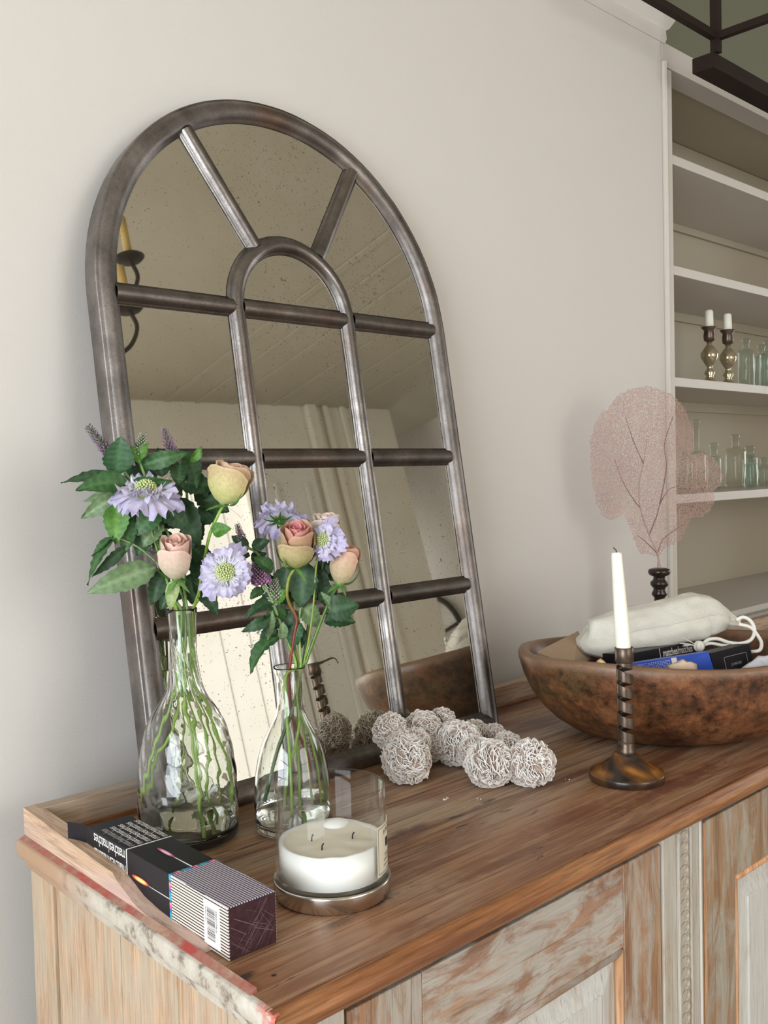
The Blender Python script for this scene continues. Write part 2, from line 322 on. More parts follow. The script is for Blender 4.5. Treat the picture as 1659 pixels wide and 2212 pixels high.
    f4 = t.noise(t.mapv((1, 1, 1), (1, 7, 2)), 26, 5, .7); c = t.mix(t.ramp(f4, [(.50, 0.0), (.64, .55)]), c, (.23, .09, .036))
    X = t.sep(t.mapv()); c = t.mix(t.ramp(X[2], [(.118, 0.0), (.132, .65)]), c, (.27, .165, .10))
    t.set(Base_Color=c, Roughness=.40); t.bump(t.math('ADD', n, t.math('MULTIPLY', f, .4)), .4, .003); M['bowl'] = t.m
    # cloth, card, paper
    t = NT('canvas'); v = t.mapv(); n = t.noise(v, 700, 2); n2 = t.noise(v, 22, 3); t.set(Base_Color=t.ramp(n2, [(.35, (.68, .65, .57)), (.65, (.78, .75, .67))]), Roughness=.9); t.bump(t.math('ADD', n, t.math('MULTIPLY', n2, 3)), .5, .003); M['canvas'] = t.m
    M['cord'] = NT('cotton_cord').set(Base_Color=(.80, .77, .70), Roughness=.85).m
    M['kraft'] = NT('kraft_card').set(Base_Color=(.40, .28, .18), Roughness=.6).m
    t = NT('black_card'); t.set(Base_Color=(.010, .009, .013), Roughness=.42, Specular_IOR_Level=.25); M['blackcard'] = t.m
    M['bluecard'] = NT('blue_card').set(Base_Color=(.008, .07, .52), Roughness=.35).m
    M['beige'] = flat('beige_tissue', (.56, .41, .30), .8); M['tan'] = flat('tan_envelope', (.62, .43, .22), .7); M['whitecloth'] = flat('white_tissue', (.74, .74, .80), .8)
    def stripes(name, ax, pitch, paper, off=0.0):
        t = NT(name); X = t.sep(t.mapv()); f = t.math('FRACT', t.math('ADD', t.math('DIVIDE', X[ax], pitch), off))
        n = t.noise(t.mapv(), 20, 2)
        t.set(Base_Color=t.mix(t.math('LESS_THAN', f, .40), t.mix(t.ramp(n, [(.3, 0.0), (.7, 1.0)]), paper, tuple(x * .93 for x in paper)), (.018, .014, .03)), Roughness=.35); return t.m
    M['str_top'] = stripes('lilac_striped_card', 0, .0028, (.58, .52, .62)); M['str_side'] = stripes('cream_striped_card', 2, .0028, (.74, .66, .56))
    t = NT('dashed_border'); X = t.sep(t.mapv()); f = t.math('FRACT', t.math('DIVIDE', t.math('ADD', X[0], X[2]), .019))
    t.set(Base_Color=t.ramp(f, [(0.0, (.02, .35, .55)), (.22, (.02, .16, .42)), (.42, (.70, .10, .26)), (.60, (.75, .30, .22)), (.72, (.04, .10, .30)), (.86, (.02, .42, .45))], 'CONSTANT'), Roughness=.4); M['dash'] = t.m
    t = NT('striker_strip'); v = t.mapv(); n = t.noise(v, 260, 3, .7); w1 = t.noise(t.mapv((1, 1, 1), (0, 0, 0), (math.radians(35), 0, 0)), 14, 2)
    t.set(Base_Color=t.ramp(n, [(.35, (.022, .004, .008)), (.7, (.055, .016, .023))]), Roughness=.45); M['striker'] = t.m
    M['scratch'] = flat('striker_scratch', (.20, .12, .14), .6)
    # mineral
    t = NT('desert_rose_mineral'); c = t.col(); n = t.noise(t.mapv(), 300, 3); t.set(Base_Color=t.mix(t.ramp(n, [(.35, .35), (.6, 0.0)]), c, (.62, .56, .50)), Roughness=.75); M['mineral'] = t.m
    # plants
    t = NT('mint_leaf'); c = t.col(); n = t.noise(t.mapv(), 150, 4, .6); t.set(Base_Color=t.mix(.5, c, t.ramp(n, [(.3, .2), (.7, .8)]), 'OVERLAY'), Roughness=.52); t.bump(n, .4, .0012)
    tr = t.n.new('ShaderNodeBsdfTranslucent'); t.l.new(c, tr.inputs[0]); mx = t.n.new('ShaderNodeMixShader'); mx.inputs[0].default_value = .15
    t.l.new(t.b.outputs[0], mx.inputs[1]); t.l.new(tr.outputs[0], mx.inputs[2]); t.l.new(mx.outputs[0], t.out.inputs[0]); M['leaf'] = t.m
    M['stem'] = vcol('green_stem', .4); M['petal'] = vcol('rose_petal', .6, trans=.18, bump=190); M['scab'] = vcol('scabious_petal', .6, trans=.2, bump=300); M['fuzz'] = vcol('flower_spike_fuzz', .8)
    t = NT('sea_fan_lattice'); c = t.col(); t.set(Base_Color=c, Roughness=.8); M['fan'] = t.m
    M['shutter_glow'] = NT('glowing_shutter_sheet').set(Base_Color=(.8, .78, .7), Emission_Color=(1.0, .985, .95), Emission_Strength=1.1, Roughness=.9).m  # emission stands in for light falling on white shutters
    M['sky'] = NT('daylight_beyond_the_window').set(Base_Color=(.8, .8, .8), Emission_Color=(.86, .93, 1.0), Emission_Strength=3.0).m
    M['sconce_candle'] = flat('ivory_sleeve', (.62, .42, .14), .5); M['rust'] = NT('rusty_iron').set(Base_Color=(.020, .011, .008), Roughness=.7, Specular_IOR_Level=.2).m
mats()
D = {'bag': [(1.3207, 0.9237, 1.0475, 0.0106), (1.3242, 0.92, 1.0421, 0.0234), (1.3346, 0.9101, 1.0421, 0.0313), (1.3574, 0.8915, 1.0493, 0.0351), (1.3876, 0.8671, 1.0562, 0.0359), (1.4197, 0.8437, 1.0613, 0.036),
         (1.4537, 0.8254, 1.0672, 0.0378), (1.4824, 0.812, 1.0704, 0.0373), (1.4991, 0.796, 1.0714, 0.0319), (1.5221, 0.7876, 1.0655, 0.0213), (1.533, 0.7768, 1.0593, 0.0124), (1.5413, 0.7688, 1.0571, 0.0073),
         (1.5458, 0.7645, 1.0574, 0.0062)],
 'beige': [(1.2446, 0.7257, 1.035), (1.2617, 0.7098, 1.043), (1.2758, 0.696, 1.0373), (1.2764, 0.6944, 1.0187), (1.2463, 0.7233, 1.0197)],
 'black': [(1.3648, 0.7216, 1.0352), (1.4604, 0.7066, 1.0383), (1.4653, 0.6996, 0.9961), (1.3695, 0.7148, 0.9938)],
 'blue': [(1.2296, 0.7746, 1.0332), (1.3582, 0.7212, 1.0383), (1.3638, 0.714, 1.0054), (1.2317, 0.771, 1.0055)],
 'bowl_c': (1.383, 0.796),
 'cords': [[(1.4657, 0.731, 1.0719), (1.4739, 0.7235, 1.0767), (1.4827, 0.7148, 1.0698), (1.4862, 0.7105, 1.055), (1.4813, 0.7144, 1.0405), (1.4694, 0.7255, 1.035), (1.4562, 0.7382, 1.0369), (1.4432, 0.751, 1.0432),
            (1.4325, 0.7611, 1.0421), (1.4225, 0.7702, 1.0321)],
           [(1.4681, 0.7284, 1.0659), (1.4822, 0.7146, 1.0596), (1.491, 0.7053, 1.0431), (1.4932, 0.7026, 1.0327), (1.4901, 0.705, 1.0233), (1.4805, 0.7142, 1.0214)],
           [(1.4243, 0.7712, 1.0318), (1.4367, 0.7595, 1.0358), (1.4499, 0.7468, 1.0324), (1.4605, 0.7366, 1.032), (1.4712, 0.7264, 1.0339)]],
 'desert': [(0.9327, 0.975, 0.9586, 0.0233), (0.9238, 0.9334, 0.9283, 0.0315), (1.0035, 0.98, 0.9447, 0.0269), (1.0513, 0.985, 0.9453, 0.0207), (1.0293, 0.9343, 0.9281, 0.0312), (1.0973, 0.96, 0.9251, 0.0195),
            (1.1141, 0.94, 0.9196, 0.0194), (0.9868, 0.8399, 0.9278, 0.0309), (1.0238, 0.8013, 0.9272, 0.0302), (1.0849, 0.8897, 0.9192, 0.0214), (0.995, 0.955, 0.9242, 0.0172), (0.9524, 0.945, 0.9431, 0.0206),
            (1.0239, 0.9, 0.9218, 0.0221), (1.0244, 0.835, 0.9203, 0.0214), (0.9244, 0.945, 0.9451, 0.0203)],
 'fan': [(0.0, 0.0186), (-0.0251, 0.027), (-0.0391, 0.0279), (-0.0511, 0.0558), (-0.0623, 0.0883), (-0.0716, 0.1069), (-0.0948, 0.0948), (-0.1134, 0.1041), (-0.1274, 0.1302), (-0.1358, 0.172), (-0.1404, 0.2092),
         (-0.1395, 0.2557), (-0.133, 0.2883), (-0.119, 0.3115), (-0.1014, 0.3227), (-0.079, 0.3487), (-0.053, 0.3599), (-0.0205, 0.3654), (0.0121, 0.3552), (0.0288, 0.3487), (0.0465, 0.3329), (0.0604, 0.3096),
         (0.0697, 0.2836), (0.0753, 0.2418), (0.0679, 0.2232), (0.0911, 0.2297), (0.1144, 0.2185), (0.1283, 0.1999), (0.1358, 0.1795), (0.1311, 0.1609), (0.1162, 0.1488), (0.12, 0.1302), (0.1097, 0.1088),
         (0.0939, 0.0958), (0.0725, 0.0976), (0.0632, 0.0772), (0.0493, 0.0511), (0.0307, 0.0418), (0.0167, 0.0381)],
 'fan_foot': (1.751, 1.035, 1.1158),
 'fanbr': [[(0.0, 0.0), (-0.0028, 0.0279), (-0.0177, 0.0651), (-0.0363, 0.1209), (-0.0391, 0.172), (-0.0316, 0.2092), (-0.0251, 0.2557)],
           [(-0.0177, 0.0651), (-0.0019, 0.1023), (0.0046, 0.1255), (0.0214, 0.1534), (0.04, 0.1627)], [(-0.0028, 0.0279), (-0.0298, 0.0558), (-0.0437, 0.0651)],
           [(-0.0363, 0.1209), (-0.0484, 0.1348), (-0.0716, 0.172), (-0.0902, 0.2185)], [(0.0046, 0.1255), (0.0167, 0.1999), (0.0121, 0.2464), (0.0307, 0.3022)], [(-0.0316, 0.2092), (-0.053, 0.2557), (-0.067, 0.3022)],
           [(-0.0028, 0.0279), (0.0121, 0.0558), (0.0446, 0.079)]],
 'fill_a': [((0.5874, 0.9998, 1.316), (0.5751, 1.0075, 1.351), 0.0183, 0, 0.1, 0), ((0.5964, 0.9942, 1.3211), (0.593, 0.9963, 1.3586), 0.0183, 0.1, 0.1, 0),
            ((0.5742, 1.0081, 1.3164), (0.5616, 1.0159, 1.338), 0.0161, 0, 0.1, 2), ((0.5886, 0.9942, 1.2785), (0.615, 0.9778, 1.2668), 0.0236, 0, 0.1, 0),
            ((0.5845, 0.9967, 1.2894), (0.5578, 1.0134, 1.2744), 0.0215, 0, 0.1, 2), ((0.6304, 0.979, 1.3202), (0.641, 0.9724, 1.2954), 0.0183, 0, 0.1, 0),
            ((0.6013, 0.9863, 1.2566), (0.583, 0.9977, 1.236), 0.0183, 0, 0.1, 0), ((0.637, 0.9713, 1.2928), (0.6617, 0.9559, 1.2811), 0.0183, 0, 0.1, 0),
            ((0.6296, 0.9759, 1.2714), (0.6174, 0.9835, 1.234), 0.0215, 0, 0.1, 0), ((0.5783, 0.9933, 1.2578), (0.5645, 1.0019, 1.2345), 0.0183, 0.1, 0.1, 2),
            ((0.6273, 0.9797, 1.228), (0.6355, 0.9746, 1.1949), 0.0183, 0, 0.1, 0), ((0.6191, 0.986, 1.2392), (0.6381, 0.9742, 1.271), 0.0215, 0, 0.1, 0),
            ((0.6244, 0.9767, 1.2012), (0.646, 0.9632, 1.1618), 0.0183, 0, 0.2, 0), ((0.6141, 0.9855, 1.1962), (0.591, 0.9999, 1.1704), 0.0204, 0, 0.2, 0),
            ((0.6211, 0.9811, 1.2067), (0.6214, 0.9785, 1.1742), 0.0183, 0, 0.1, 0), ((0.6005, 0.9976, 1.213), (0.5838, 1.008, 1.176), 0.0183, 0, 0.2, 0),
            ((0.6362, 0.9814, 1.2655), (0.6597, 0.9667, 1.292), 0.0204, 0, 0.1, 0), ((0.6145, 0.9853, 1.2936), (0.5951, 0.9975, 1.3158), 0.0183, 0, 0.1, 0),
            ((0.5734, 1.0085, 1.2897), (0.5476, 1.0246, 1.3055), 0.0172, 0.3, 0.1, 4), ((0.6243, 0.9792, 1.2391), (0.6439, 0.9669, 1.211), 0.0183, 0, 0.2, 0)],
 'fill_b': [((0.7212, 0.9084, 1.1882), (0.7042, 0.9216, 1.2027), 0.0196, 0, 0.1, 0), ((0.7184, 0.9055, 1.1749), (0.6905, 0.9272, 1.1762), 0.0185, 0.1, 0.1, 0),
            ((0.7279, 0.9031, 1.2017), (0.7425, 0.8917, 1.1734), 0.0218, 0, 0.1, 0), ((0.7213, 0.9057, 1.1525), (0.6974, 0.9244, 1.1427), 0.0185, 0, 0.15, 0),
            ((0.717, 0.8964, 1.1456), (0.7057, 0.9052, 1.1161), 0.0142, 0, 0.2, 2), ((0.7414, 0.89, 1.1847), (0.7605, 0.8751, 1.1617), 0.0196, 0.1, 0.1, 0),
            ((0.7203, 0.9065, 1.2077), (0.7132, 0.9121, 1.175), 0.0207, 0.1, 0.1, 2), ((0.6996, 0.9163, 1.1843), (0.6872, 0.9259, 1.204), 0.0153, 0.2, 0.1, 0),
            ((0.7472, 0.8957, 1.2115), (0.7686, 0.8789, 1.1939), 0.0174, 0.1, 0.1, 0), ((0.7044, 0.9062, 1.1545), (0.6853, 0.921, 1.1609), 0.0153, 0.2, 0.2, 1),
            ((0.6838, 0.9223, 1.1855), (0.6709, 0.9323, 1.1779), 0.012, 0.2, 0.2, 1)],
 'instems1': [[(0.609, 0.9743, 1.1652), (0.5999, 0.968, 1.0628), (0.6035, 0.9634, 1.0382), (0.6031, 0.9542, 0.9878), (0.6033, 0.9424, 0.8977)],
              [(0.6085, 0.9686, 1.1657), (0.6147, 0.9708, 1.0782), (0.6267, 0.9633, 1.003), (0.6246, 0.9646, 0.9583), (0.6296, 0.9674, 0.9057)],
              [(0.6027, 0.9722, 1.1634), (0.5972, 0.9744, 1.0968), (0.588, 0.9754, 1.0639), (0.5755, 0.9831, 1.0274), (0.5615, 0.9894, 0.9848), (0.5552, 0.9933, 0.9491)],
              [(0.6021, 0.9786, 1.1575), (0.6031, 0.978, 1.0792), (0.5887, 0.981, 1.0241), (0.5738, 0.9902, 0.998), (0.5642, 0.9961, 0.9542)],
              [(0.62, 0.9675, 1.1591), (0.6154, 0.9644, 1.0898), (0.6201, 0.9555, 1.0665), (0.6281, 0.9506, 1.0274), (0.6401, 0.9432, 0.9871), (0.6434, 0.9412, 0.9359)],
              [(0.6008, 0.9794, 1.1603), (0.6032, 0.9683, 1.1128), (0.6154, 0.9608, 1.0687), (0.6357, 0.9577, 0.9835), (0.6385, 0.956, 0.9172)],
              [(0.6138, 0.9677, 1.1571), (0.6117, 0.9703, 1.1059), (0.6087, 0.9804, 1.0561), (0.6077, 0.987, 1.0004), (0.6011, 0.997, 0.9116)],
              [(0.6108, 0.9792, 1.1645), (0.6121, 0.9795, 1.0774), (0.6242, 0.9827, 1.0087), (0.6311, 0.9842, 0.9067)]],
 'instems2': [[(0.7056, 0.9053, 1.0941), (0.7043, 0.9063, 1.0722), (0.708, 0.9034, 1.0279), (0.7244, 0.8969, 0.9813), (0.7254, 0.8961, 0.9477)],
              [(0.719, 0.9011, 1.0925), (0.7141, 0.8986, 1.0727), (0.7, 0.897, 1.0415), (0.6851, 0.9061, 0.9991), (0.673, 0.918, 0.9392)],
              [(0.7116, 0.9006, 1.0938), (0.6949, 0.901, 1.08), (0.6913, 0.8912, 0.9843), (0.692, 0.8907, 0.9188)],
              [(0.718, 0.8956, 1.0934), (0.7068, 0.8917, 1.0629), (0.7129, 0.8845, 1.0247), (0.7225, 0.8796, 0.9741), (0.7263, 0.8792, 0.9291)],
              [(0.7162, 0.902, 1.0929), (0.7148, 0.8981, 1.044), (0.7066, 0.8982, 1.007), (0.7001, 0.9095, 0.962), (0.6987, 0.9169, 0.9162)],
              [(0.7211, 0.8995, 1.0924), (0.7149, 0.8955, 1.0245), (0.7167, 0.8903, 0.9787), (0.72, 0.8878, 0.9287)],
              [(0.7202, 0.8939, 1.0933), (0.714, 0.8924, 1.0506), (0.7217, 0.8864, 1.0115), (0.7348, 0.8825, 0.9707), (0.7357, 0.8818, 0.9316)],
              [(0.7146, 0.8957, 1.0939), (0.7137, 0.9052, 1.0486), (0.7175, 0.9086, 0.9805), (0.7181, 0.9081, 0.9076)]],
 'knot': (1.4123, 0.7662, 1.034),
 'kraft': [(1.2194, 0.9367, 1.0341), (1.3586, 0.9566, 1.0468), (1.3231, 0.9055, 1.0106), (1.2272, 0.8728, 1.0155)],
 'matches': [(1.2609, 0.8004, 1.0404), (1.4666, 0.7972, 1.0313), (1.4689, 0.7938, 1.0107), (1.2623, 0.7978, 1.0168)],
 'mint_a': {'leaves': [((0.5378, 0.9941, 1.3264), (0.5392, 0.9811, 1.3711), 0.0268, 0.1, 0.12, 2), ((0.5493, 0.987, 1.3136), (0.4938, 1.0028, 1.3142), 0.0225, 0.15, 0.15, 1),
                       ((0.5526, 1.0093, 1.3201), (0.499, 1.0488, 1.3233), 0.0129, 0.3, 0.1, 0), ((0.5524, 0.9852, 1.3151), (0.5847, 0.9532, 1.3207), 0.0129, 0.5, 0.2, 1),
                       ((0.5528, 1.0092, 1.3264), (0.5581, 1.0059, 1.3588), 0.0118, 0.9, 0.1, 1)],
            'spike': ((0.539, 1.0056, 1.3458), (0.5183, 1.0183, 1.3794), 0.007, 0),
            'stem': [(0.609, 0.9743, 1.1652), (0.6004, 0.9857, 1.2083), (0.5805, 0.992, 1.2577), (0.5613, 0.9918, 1.3008), (0.5554, 0.9954, 1.3193), (0.548, 1.0, 1.3326)]},
 'mint_b': {'leaves': [((0.567, 0.9882, 1.3342), (0.6067, 0.9517, 1.3538), 0.0161, 0.3, 0.2, 1), ((0.5594, 0.9808, 1.3372), (0.5523, 0.9852, 1.3581), 0.0107, 0.4, 0.2, 3),
                       ((0.5608, 0.98, 1.3398), (0.5696, 0.9745, 1.3618), 0.0107, -0.4, 0.2, 3), ((0.5634, 0.9844, 1.3424), (0.5611, 0.9858, 1.3659), 0.0086, 0.1, 0.1, 3),
                       ((0.5529, 0.997, 1.3074), (0.5091, 1.0241, 1.2823), 0.0183, -0.35, 0.12, 4), ((0.5685, 0.9994, 1.2979), (0.516, 1.032, 1.3013), 0.0161, 0.2, 0.12, 4)],
            'spike': ((0.5622, 0.9851, 1.3451), (0.5672, 0.9821, 1.3694), 0.0075, 2),
            'stem': [(0.6085, 0.9686, 1.1657), (0.6018, 0.9787, 1.23), (0.5857, 0.9888, 1.284), (0.5686, 0.9873, 1.3268), (0.5639, 0.9902, 1.3452)]},
 'mint_c': {'leaves': [((0.6181, 0.9687, 1.3363), (0.6302, 0.9611, 1.3584), 0.0086, 0.4, 0.3, 3), ((0.6158, 0.9761, 1.3498), (0.6236, 0.9652, 1.3105), 0.0193, -0.3, 0.2, 0),
                       ((0.6155, 0.9823, 1.3366), (0.6117, 0.9847, 1.312), 0.0161, 0.2, 0.2, 1), ((0.6122, 0.9843, 1.3152), (0.6463, 0.9631, 1.311), 0.0236, 0.1, 0.1, 0),
                       ((0.6126, 0.9841, 1.2964), (0.6282, 0.9684, 1.2436), 0.0236, 0.2, 0.15, 0), ((0.5999, 0.986, 1.3049), (0.5809, 0.9918, 1.2694), 0.0215, 0.3, 0.1, 0),
                       ((0.6327, 0.9836, 1.3038), (0.6547, 0.9698, 1.2758), 0.0193, -0.2, 0.1, 0)],
            'spike': ((0.6077, 0.9872, 1.3449), (0.5993, 0.9924, 1.3771), 0.007, 1),
            'stem': [(0.6108, 0.9792, 1.1645), (0.6157, 0.9821, 1.2125), (0.6196, 0.9797, 1.2719), (0.6186, 0.9803, 1.3204), (0.6117, 0.9847, 1.3448)]},
 'mint_d': {'leaves': [((0.5414, 0.998, 1.2921), (0.5356, 0.9955, 1.2509), 0.0225, 0.1, 0.1, 3), ((0.5336, 0.9968, 1.2562), (0.5108, 1.0047, 1.2379), 0.0064, 0.3, 0.1, 1),
                       ((0.5365, 0.995, 1.254), (0.5038, 1.003, 1.2088), 0.0129, 0.6, 0.15, 1), ((0.5511, 0.9981, 1.2446), (0.514, 1.0149, 1.2154), 0.0107, -0.5, 0.1, 0),
                       ((0.5777, 0.9817, 1.218), (0.5079, 1.0126, 1.2016), 0.0247, -0.25, 0.1, 4), ((0.5813, 0.9734, 1.2844), (0.5563, 0.9888, 1.2592), 0.0215, 0.0, 0.15, 1),
                       ((0.5879, 0.9814, 1.2708), (0.568, 0.9937, 1.2446), 0.0225, 0.2, 0.15, 4), ((0.5849, 0.9772, 1.2868), (0.6084, 0.9627, 1.2648), 0.0236, 0.0, 0.15, 0),
                       ((0.5584, 0.9936, 1.2747), (0.5479, 1.0001, 1.2384), 0.0161, 0.2, 0.1, 1)],
            'side': [[(0.5813, 0.9795, 1.2199), (0.565, 0.9871, 1.2377), (0.5519, 0.994, 1.2478), (0.5365, 1.0011, 1.2549)]],
            'spike': None,
            'stem': [(0.6027, 0.9722, 1.1634), (0.5927, 0.9748, 1.183), (0.584, 0.9778, 1.2235), (0.5819, 0.9791, 1.2579), (0.5783, 0.9813, 1.2845)]},
 'mint_e': {'leaves': [((0.6909, 0.904, 1.1308), (0.6605, 0.9213, 1.0953), 0.0196, 0.5, 0.3, 1), ((0.6769, 0.9086, 1.1295), (0.6819, 0.9047, 1.167), 0.0076, 0.6, 0.1, 4),
                       ((0.6913, 0.9012, 1.1283), (0.6935, 0.8994, 1.1521), 0.0098, 0.3, 0.1, 4), ((0.6898, 0.9112, 1.1721), (0.6603, 0.9278, 1.1578), 0.0153, 0.3, 0.2, 0),
                       ((0.6885, 0.9122, 1.1531), (0.6595, 0.9348, 1.1421), 0.012, -0.3, 0.2, 0), ((0.6858, 0.9079, 1.2068), (0.6682, 0.9216, 1.2296), 0.0142, 0.2, 0.15, 1),
                       ((0.6946, 0.9138, 1.1768), (0.6792, 0.9258, 1.1721), 0.0142, 0, 0.1, 0), ((0.6955, 0.9131, 1.1385), (0.6781, 0.9266, 1.1258), 0.0164, 0, 0.1, 0),
                       ((0.6889, 0.9119, 1.1721), (0.702, 0.9017, 1.1878), 0.0142, 0, 0.1, 3)],
            'spike': ((0.6774, 0.917, 1.1935), (0.6738, 0.9198, 1.2185), 0.01, 1),
            'stem': [(0.7116, 0.9006, 1.0938), (0.7011, 0.905, 1.1277), (0.6928, 0.9089, 1.1556), (0.6849, 0.915, 1.1832), (0.6786, 0.9186, 1.1933)]},
 'mint_f': {'leaves': [((0.6759, 0.9411, 1.2315), (0.6615, 0.9524, 1.2528), 0.0131, 0.2, 0.1, 0), ((0.6802, 0.9378, 1.2341), (0.6963, 0.9252, 1.2455), 0.012, 0.1, 0.1, 0),
                       ((0.6779, 0.9396, 1.2259), (0.663, 0.9512, 1.2266), 0.0109, 0.2, 0.1, 0), ((0.6828, 0.9421, 1.2172), (0.696, 0.9319, 1.2304), 0.0131, 0, 0.1, 0),
                       ((0.6872, 0.9348, 1.209), (0.6741, 0.945, 1.1986), 0.0164, 0, 0.1, 0)],
            'spike': ((0.6707, 0.9452, 1.2454), (0.6668, 0.9482, 1.2635), 0.005, 1),
            'stem': [(0.7162, 0.902, 1.0929), (0.7092, 0.9126, 1.1478), (0.6985, 0.9235, 1.1922), (0.6864, 0.9329, 1.2256), (0.6739, 0.9427, 1.237)]},
 'mint_g': {'leaves': [((0.7237, 0.8912, 1.2164), (0.7167, 0.8967, 1.1681), 0.0294, 0.1, 0.1, 0), ((0.7349, 0.8698, 1.1585), (0.7618, 0.8426, 1.1696), 0.0251, 0.15, 0.15, 0),
                       ((0.7334, 0.8735, 1.1469), (0.76, 0.8479, 1.1487), 0.0196, -0.2, 0.15, 0), ((0.7109, 0.9075, 1.2112), (0.6994, 0.9165, 1.1761), 0.0218, 0, 0.1, 0),
                       ((0.7161, 0.9034, 1.1588), (0.7035, 0.9132, 1.132), 0.0185, 0, 0.1, 0), ((0.7237, 0.9038, 1.1634), (0.7405, 0.8907, 1.1405), 0.0196, 0, 0.2, 4),
                       ((0.7354, 0.8973, 1.2069), (0.749, 0.8866, 1.1731), 0.0218, 0, 0.1, 0), ((0.7492, 0.8903, 1.195), (0.7455, 0.8932, 1.2229), 0.0164, 0, 0.1, 0),
                       ((0.7176, 0.906, 1.1419), (0.7223, 0.9024, 1.1168), 0.0142, 0, 0.2, 0)],
            'spike': ((0.6946, 0.9139, 1.1735), (0.6925, 0.9154, 1.1976), 0.009, 2),
            'stem': [(0.7146, 0.8957, 1.0939), (0.7148, 0.8981, 1.143), (0.7211, 0.8958, 1.1754), (0.729, 0.8934, 1.1967)]},
 'rose_a': {'H': 0.0494,
            'R': 0.0268,
            'base': (0.6433, 0.9411, 1.2863),
            'leaves': [((0.6318, 0.9482, 1.2558), (0.6446, 0.9285, 1.263), 0.0145, 0.1, 0.1, 3)],
            'stem': [(0.62, 0.9675, 1.1591), (0.6262, 0.9636, 1.2073), (0.6317, 0.9542, 1.2503), (0.6387, 0.9463, 1.2742), (0.6433, 0.9411, 1.2863)],
            'top': (0.6532, 0.929, 1.3318)},
 'rose_b': {'H': 0.0526,
            'R': 0.0209,
            'base': (0.5904, 0.9618, 1.2043),
            'leaves': [((0.5885, 0.9606, 1.2045), (0.5813, 0.9615, 1.1737), 0.0129, 0.1, 0.1, 5)],
            'stem': [(0.6021, 0.9786, 1.1575), (0.5929, 0.9723, 1.1805), (0.5904, 0.9643, 1.1946), (0.5904, 0.9618, 1.2043)],
            'top': (0.5784, 0.9404, 1.2541)},
 'rose_c': {'H': 0.0545,
            'R': 0.0229,
            'base': (0.7009, 0.8836, 1.2128),
            'leaves': [((0.7, 0.8842, 1.2134), (0.6869, 0.8944, 1.2252), 0.0044, 0.1, 0.1, 3)],
            'stem': [(0.7056, 0.9053, 1.0941), (0.7089, 0.8989, 1.1327), (0.7108, 0.8962, 1.1503), (0.7049, 0.8994, 1.1659), (0.6988, 0.8979, 1.1803), (0.6978, 0.8923, 1.1997), (0.7009, 0.8836, 1.2128)],
            'top': (0.6888, 0.8611, 1.2663)},
 'rose_d': {'H': 0.0436,
            'R': 0.0196,
            'base': (0.748, 0.8849, 1.2286),
            'leaves': [],
            'stem': [(0.7211, 0.8995, 1.0924), (0.7296, 0.8993, 1.1355), (0.7428, 0.8914, 1.19), (0.748, 0.8849, 1.2286)],
            'top': (0.7461, 0.8801, 1.2716)},
 'rose_e': {'H': 0.048,
            'R': 0.0185,
            'base': (0.7532, 0.8682, 1.1883),
            'leaves': [((0.7417, 0.8645, 1.1565), (0.7267, 0.8699, 1.1865), 0.0087, 0.2, 0.1, 4)],
            'stem': [(0.7202, 0.8939, 1.0933), (0.73, 0.8863, 1.1285), (0.7401, 0.8784, 1.1588), (0.7469, 0.8731, 1.1771), (0.7532, 0.8682, 1.1883)],
            'top': (0.7594, 0.8571, 1.2311)},
 'scab_a': {'R': 0.043, 'c': (0.5602, 0.9683, 1.3019), 'n_px': (0.0, -0.92, 0.38), 'stem': [(0.6008, 0.9794, 1.1603), (0.5857, 0.9828, 1.2204), (0.5711, 0.9833, 1.269), (0.5626, 0.9729, 1.2956)]},
 'scab_b': {'R': 0.0376,
            'c': (0.6297, 0.9199, 1.2111),
            'n_px': (-0.1, -0.12, 1),
            'stem': [(0.6138, 0.9677, 1.1571), (0.614, 0.9569, 1.1821), (0.6157, 0.9463, 1.1944), (0.6254, 0.9379, 1.2036), (0.6319, 0.9268, 1.2089)]},
 'scab_c': {'R': 0.0327,
            'c': (0.7063, 0.9175, 1.2697),
            'n_px': (0.12, -0.8, -0.5),
            'stem': [(0.719, 0.9011, 1.0925), (0.7191, 0.9074, 1.1526), (0.7127, 0.9124, 1.2135), (0.7093, 0.9151, 1.2521), (0.707, 0.9169, 1.2642)]},
 'scab_d': {'R': 0.0283,
            'c': (0.7253, 0.8583, 1.2441),
            'n_px': (-0.55, -0.1, 0.8),
            'stem': [(0.718, 0.8956, 1.0934), (0.7208, 0.8871, 1.1269), (0.724, 0.8808, 1.1669), (0.7264, 0.8739, 1.2209), (0.7299, 0.8674, 1.236)]},
 'tan': [(1.1798, 0.8084, 1.0339), (1.1895, 0.7998, 1.0449), (1.2, 0.789, 1.0319), (1.1896, 0.798, 1.0155)],
 'tassel': [(1.4112, 0.7672, 1.0341), (1.403, 0.7753, 1.0387), (1.3956, 0.7824, 1.0404)],
 'white': [(1.4202, 0.7016, 1.0058), (1.4406, 0.6832, 1.0243), (1.4597, 0.665, 1.0258), (1.4717, 0.6525, 1.0069), (1.4451, 0.6768, 0.9865)]}
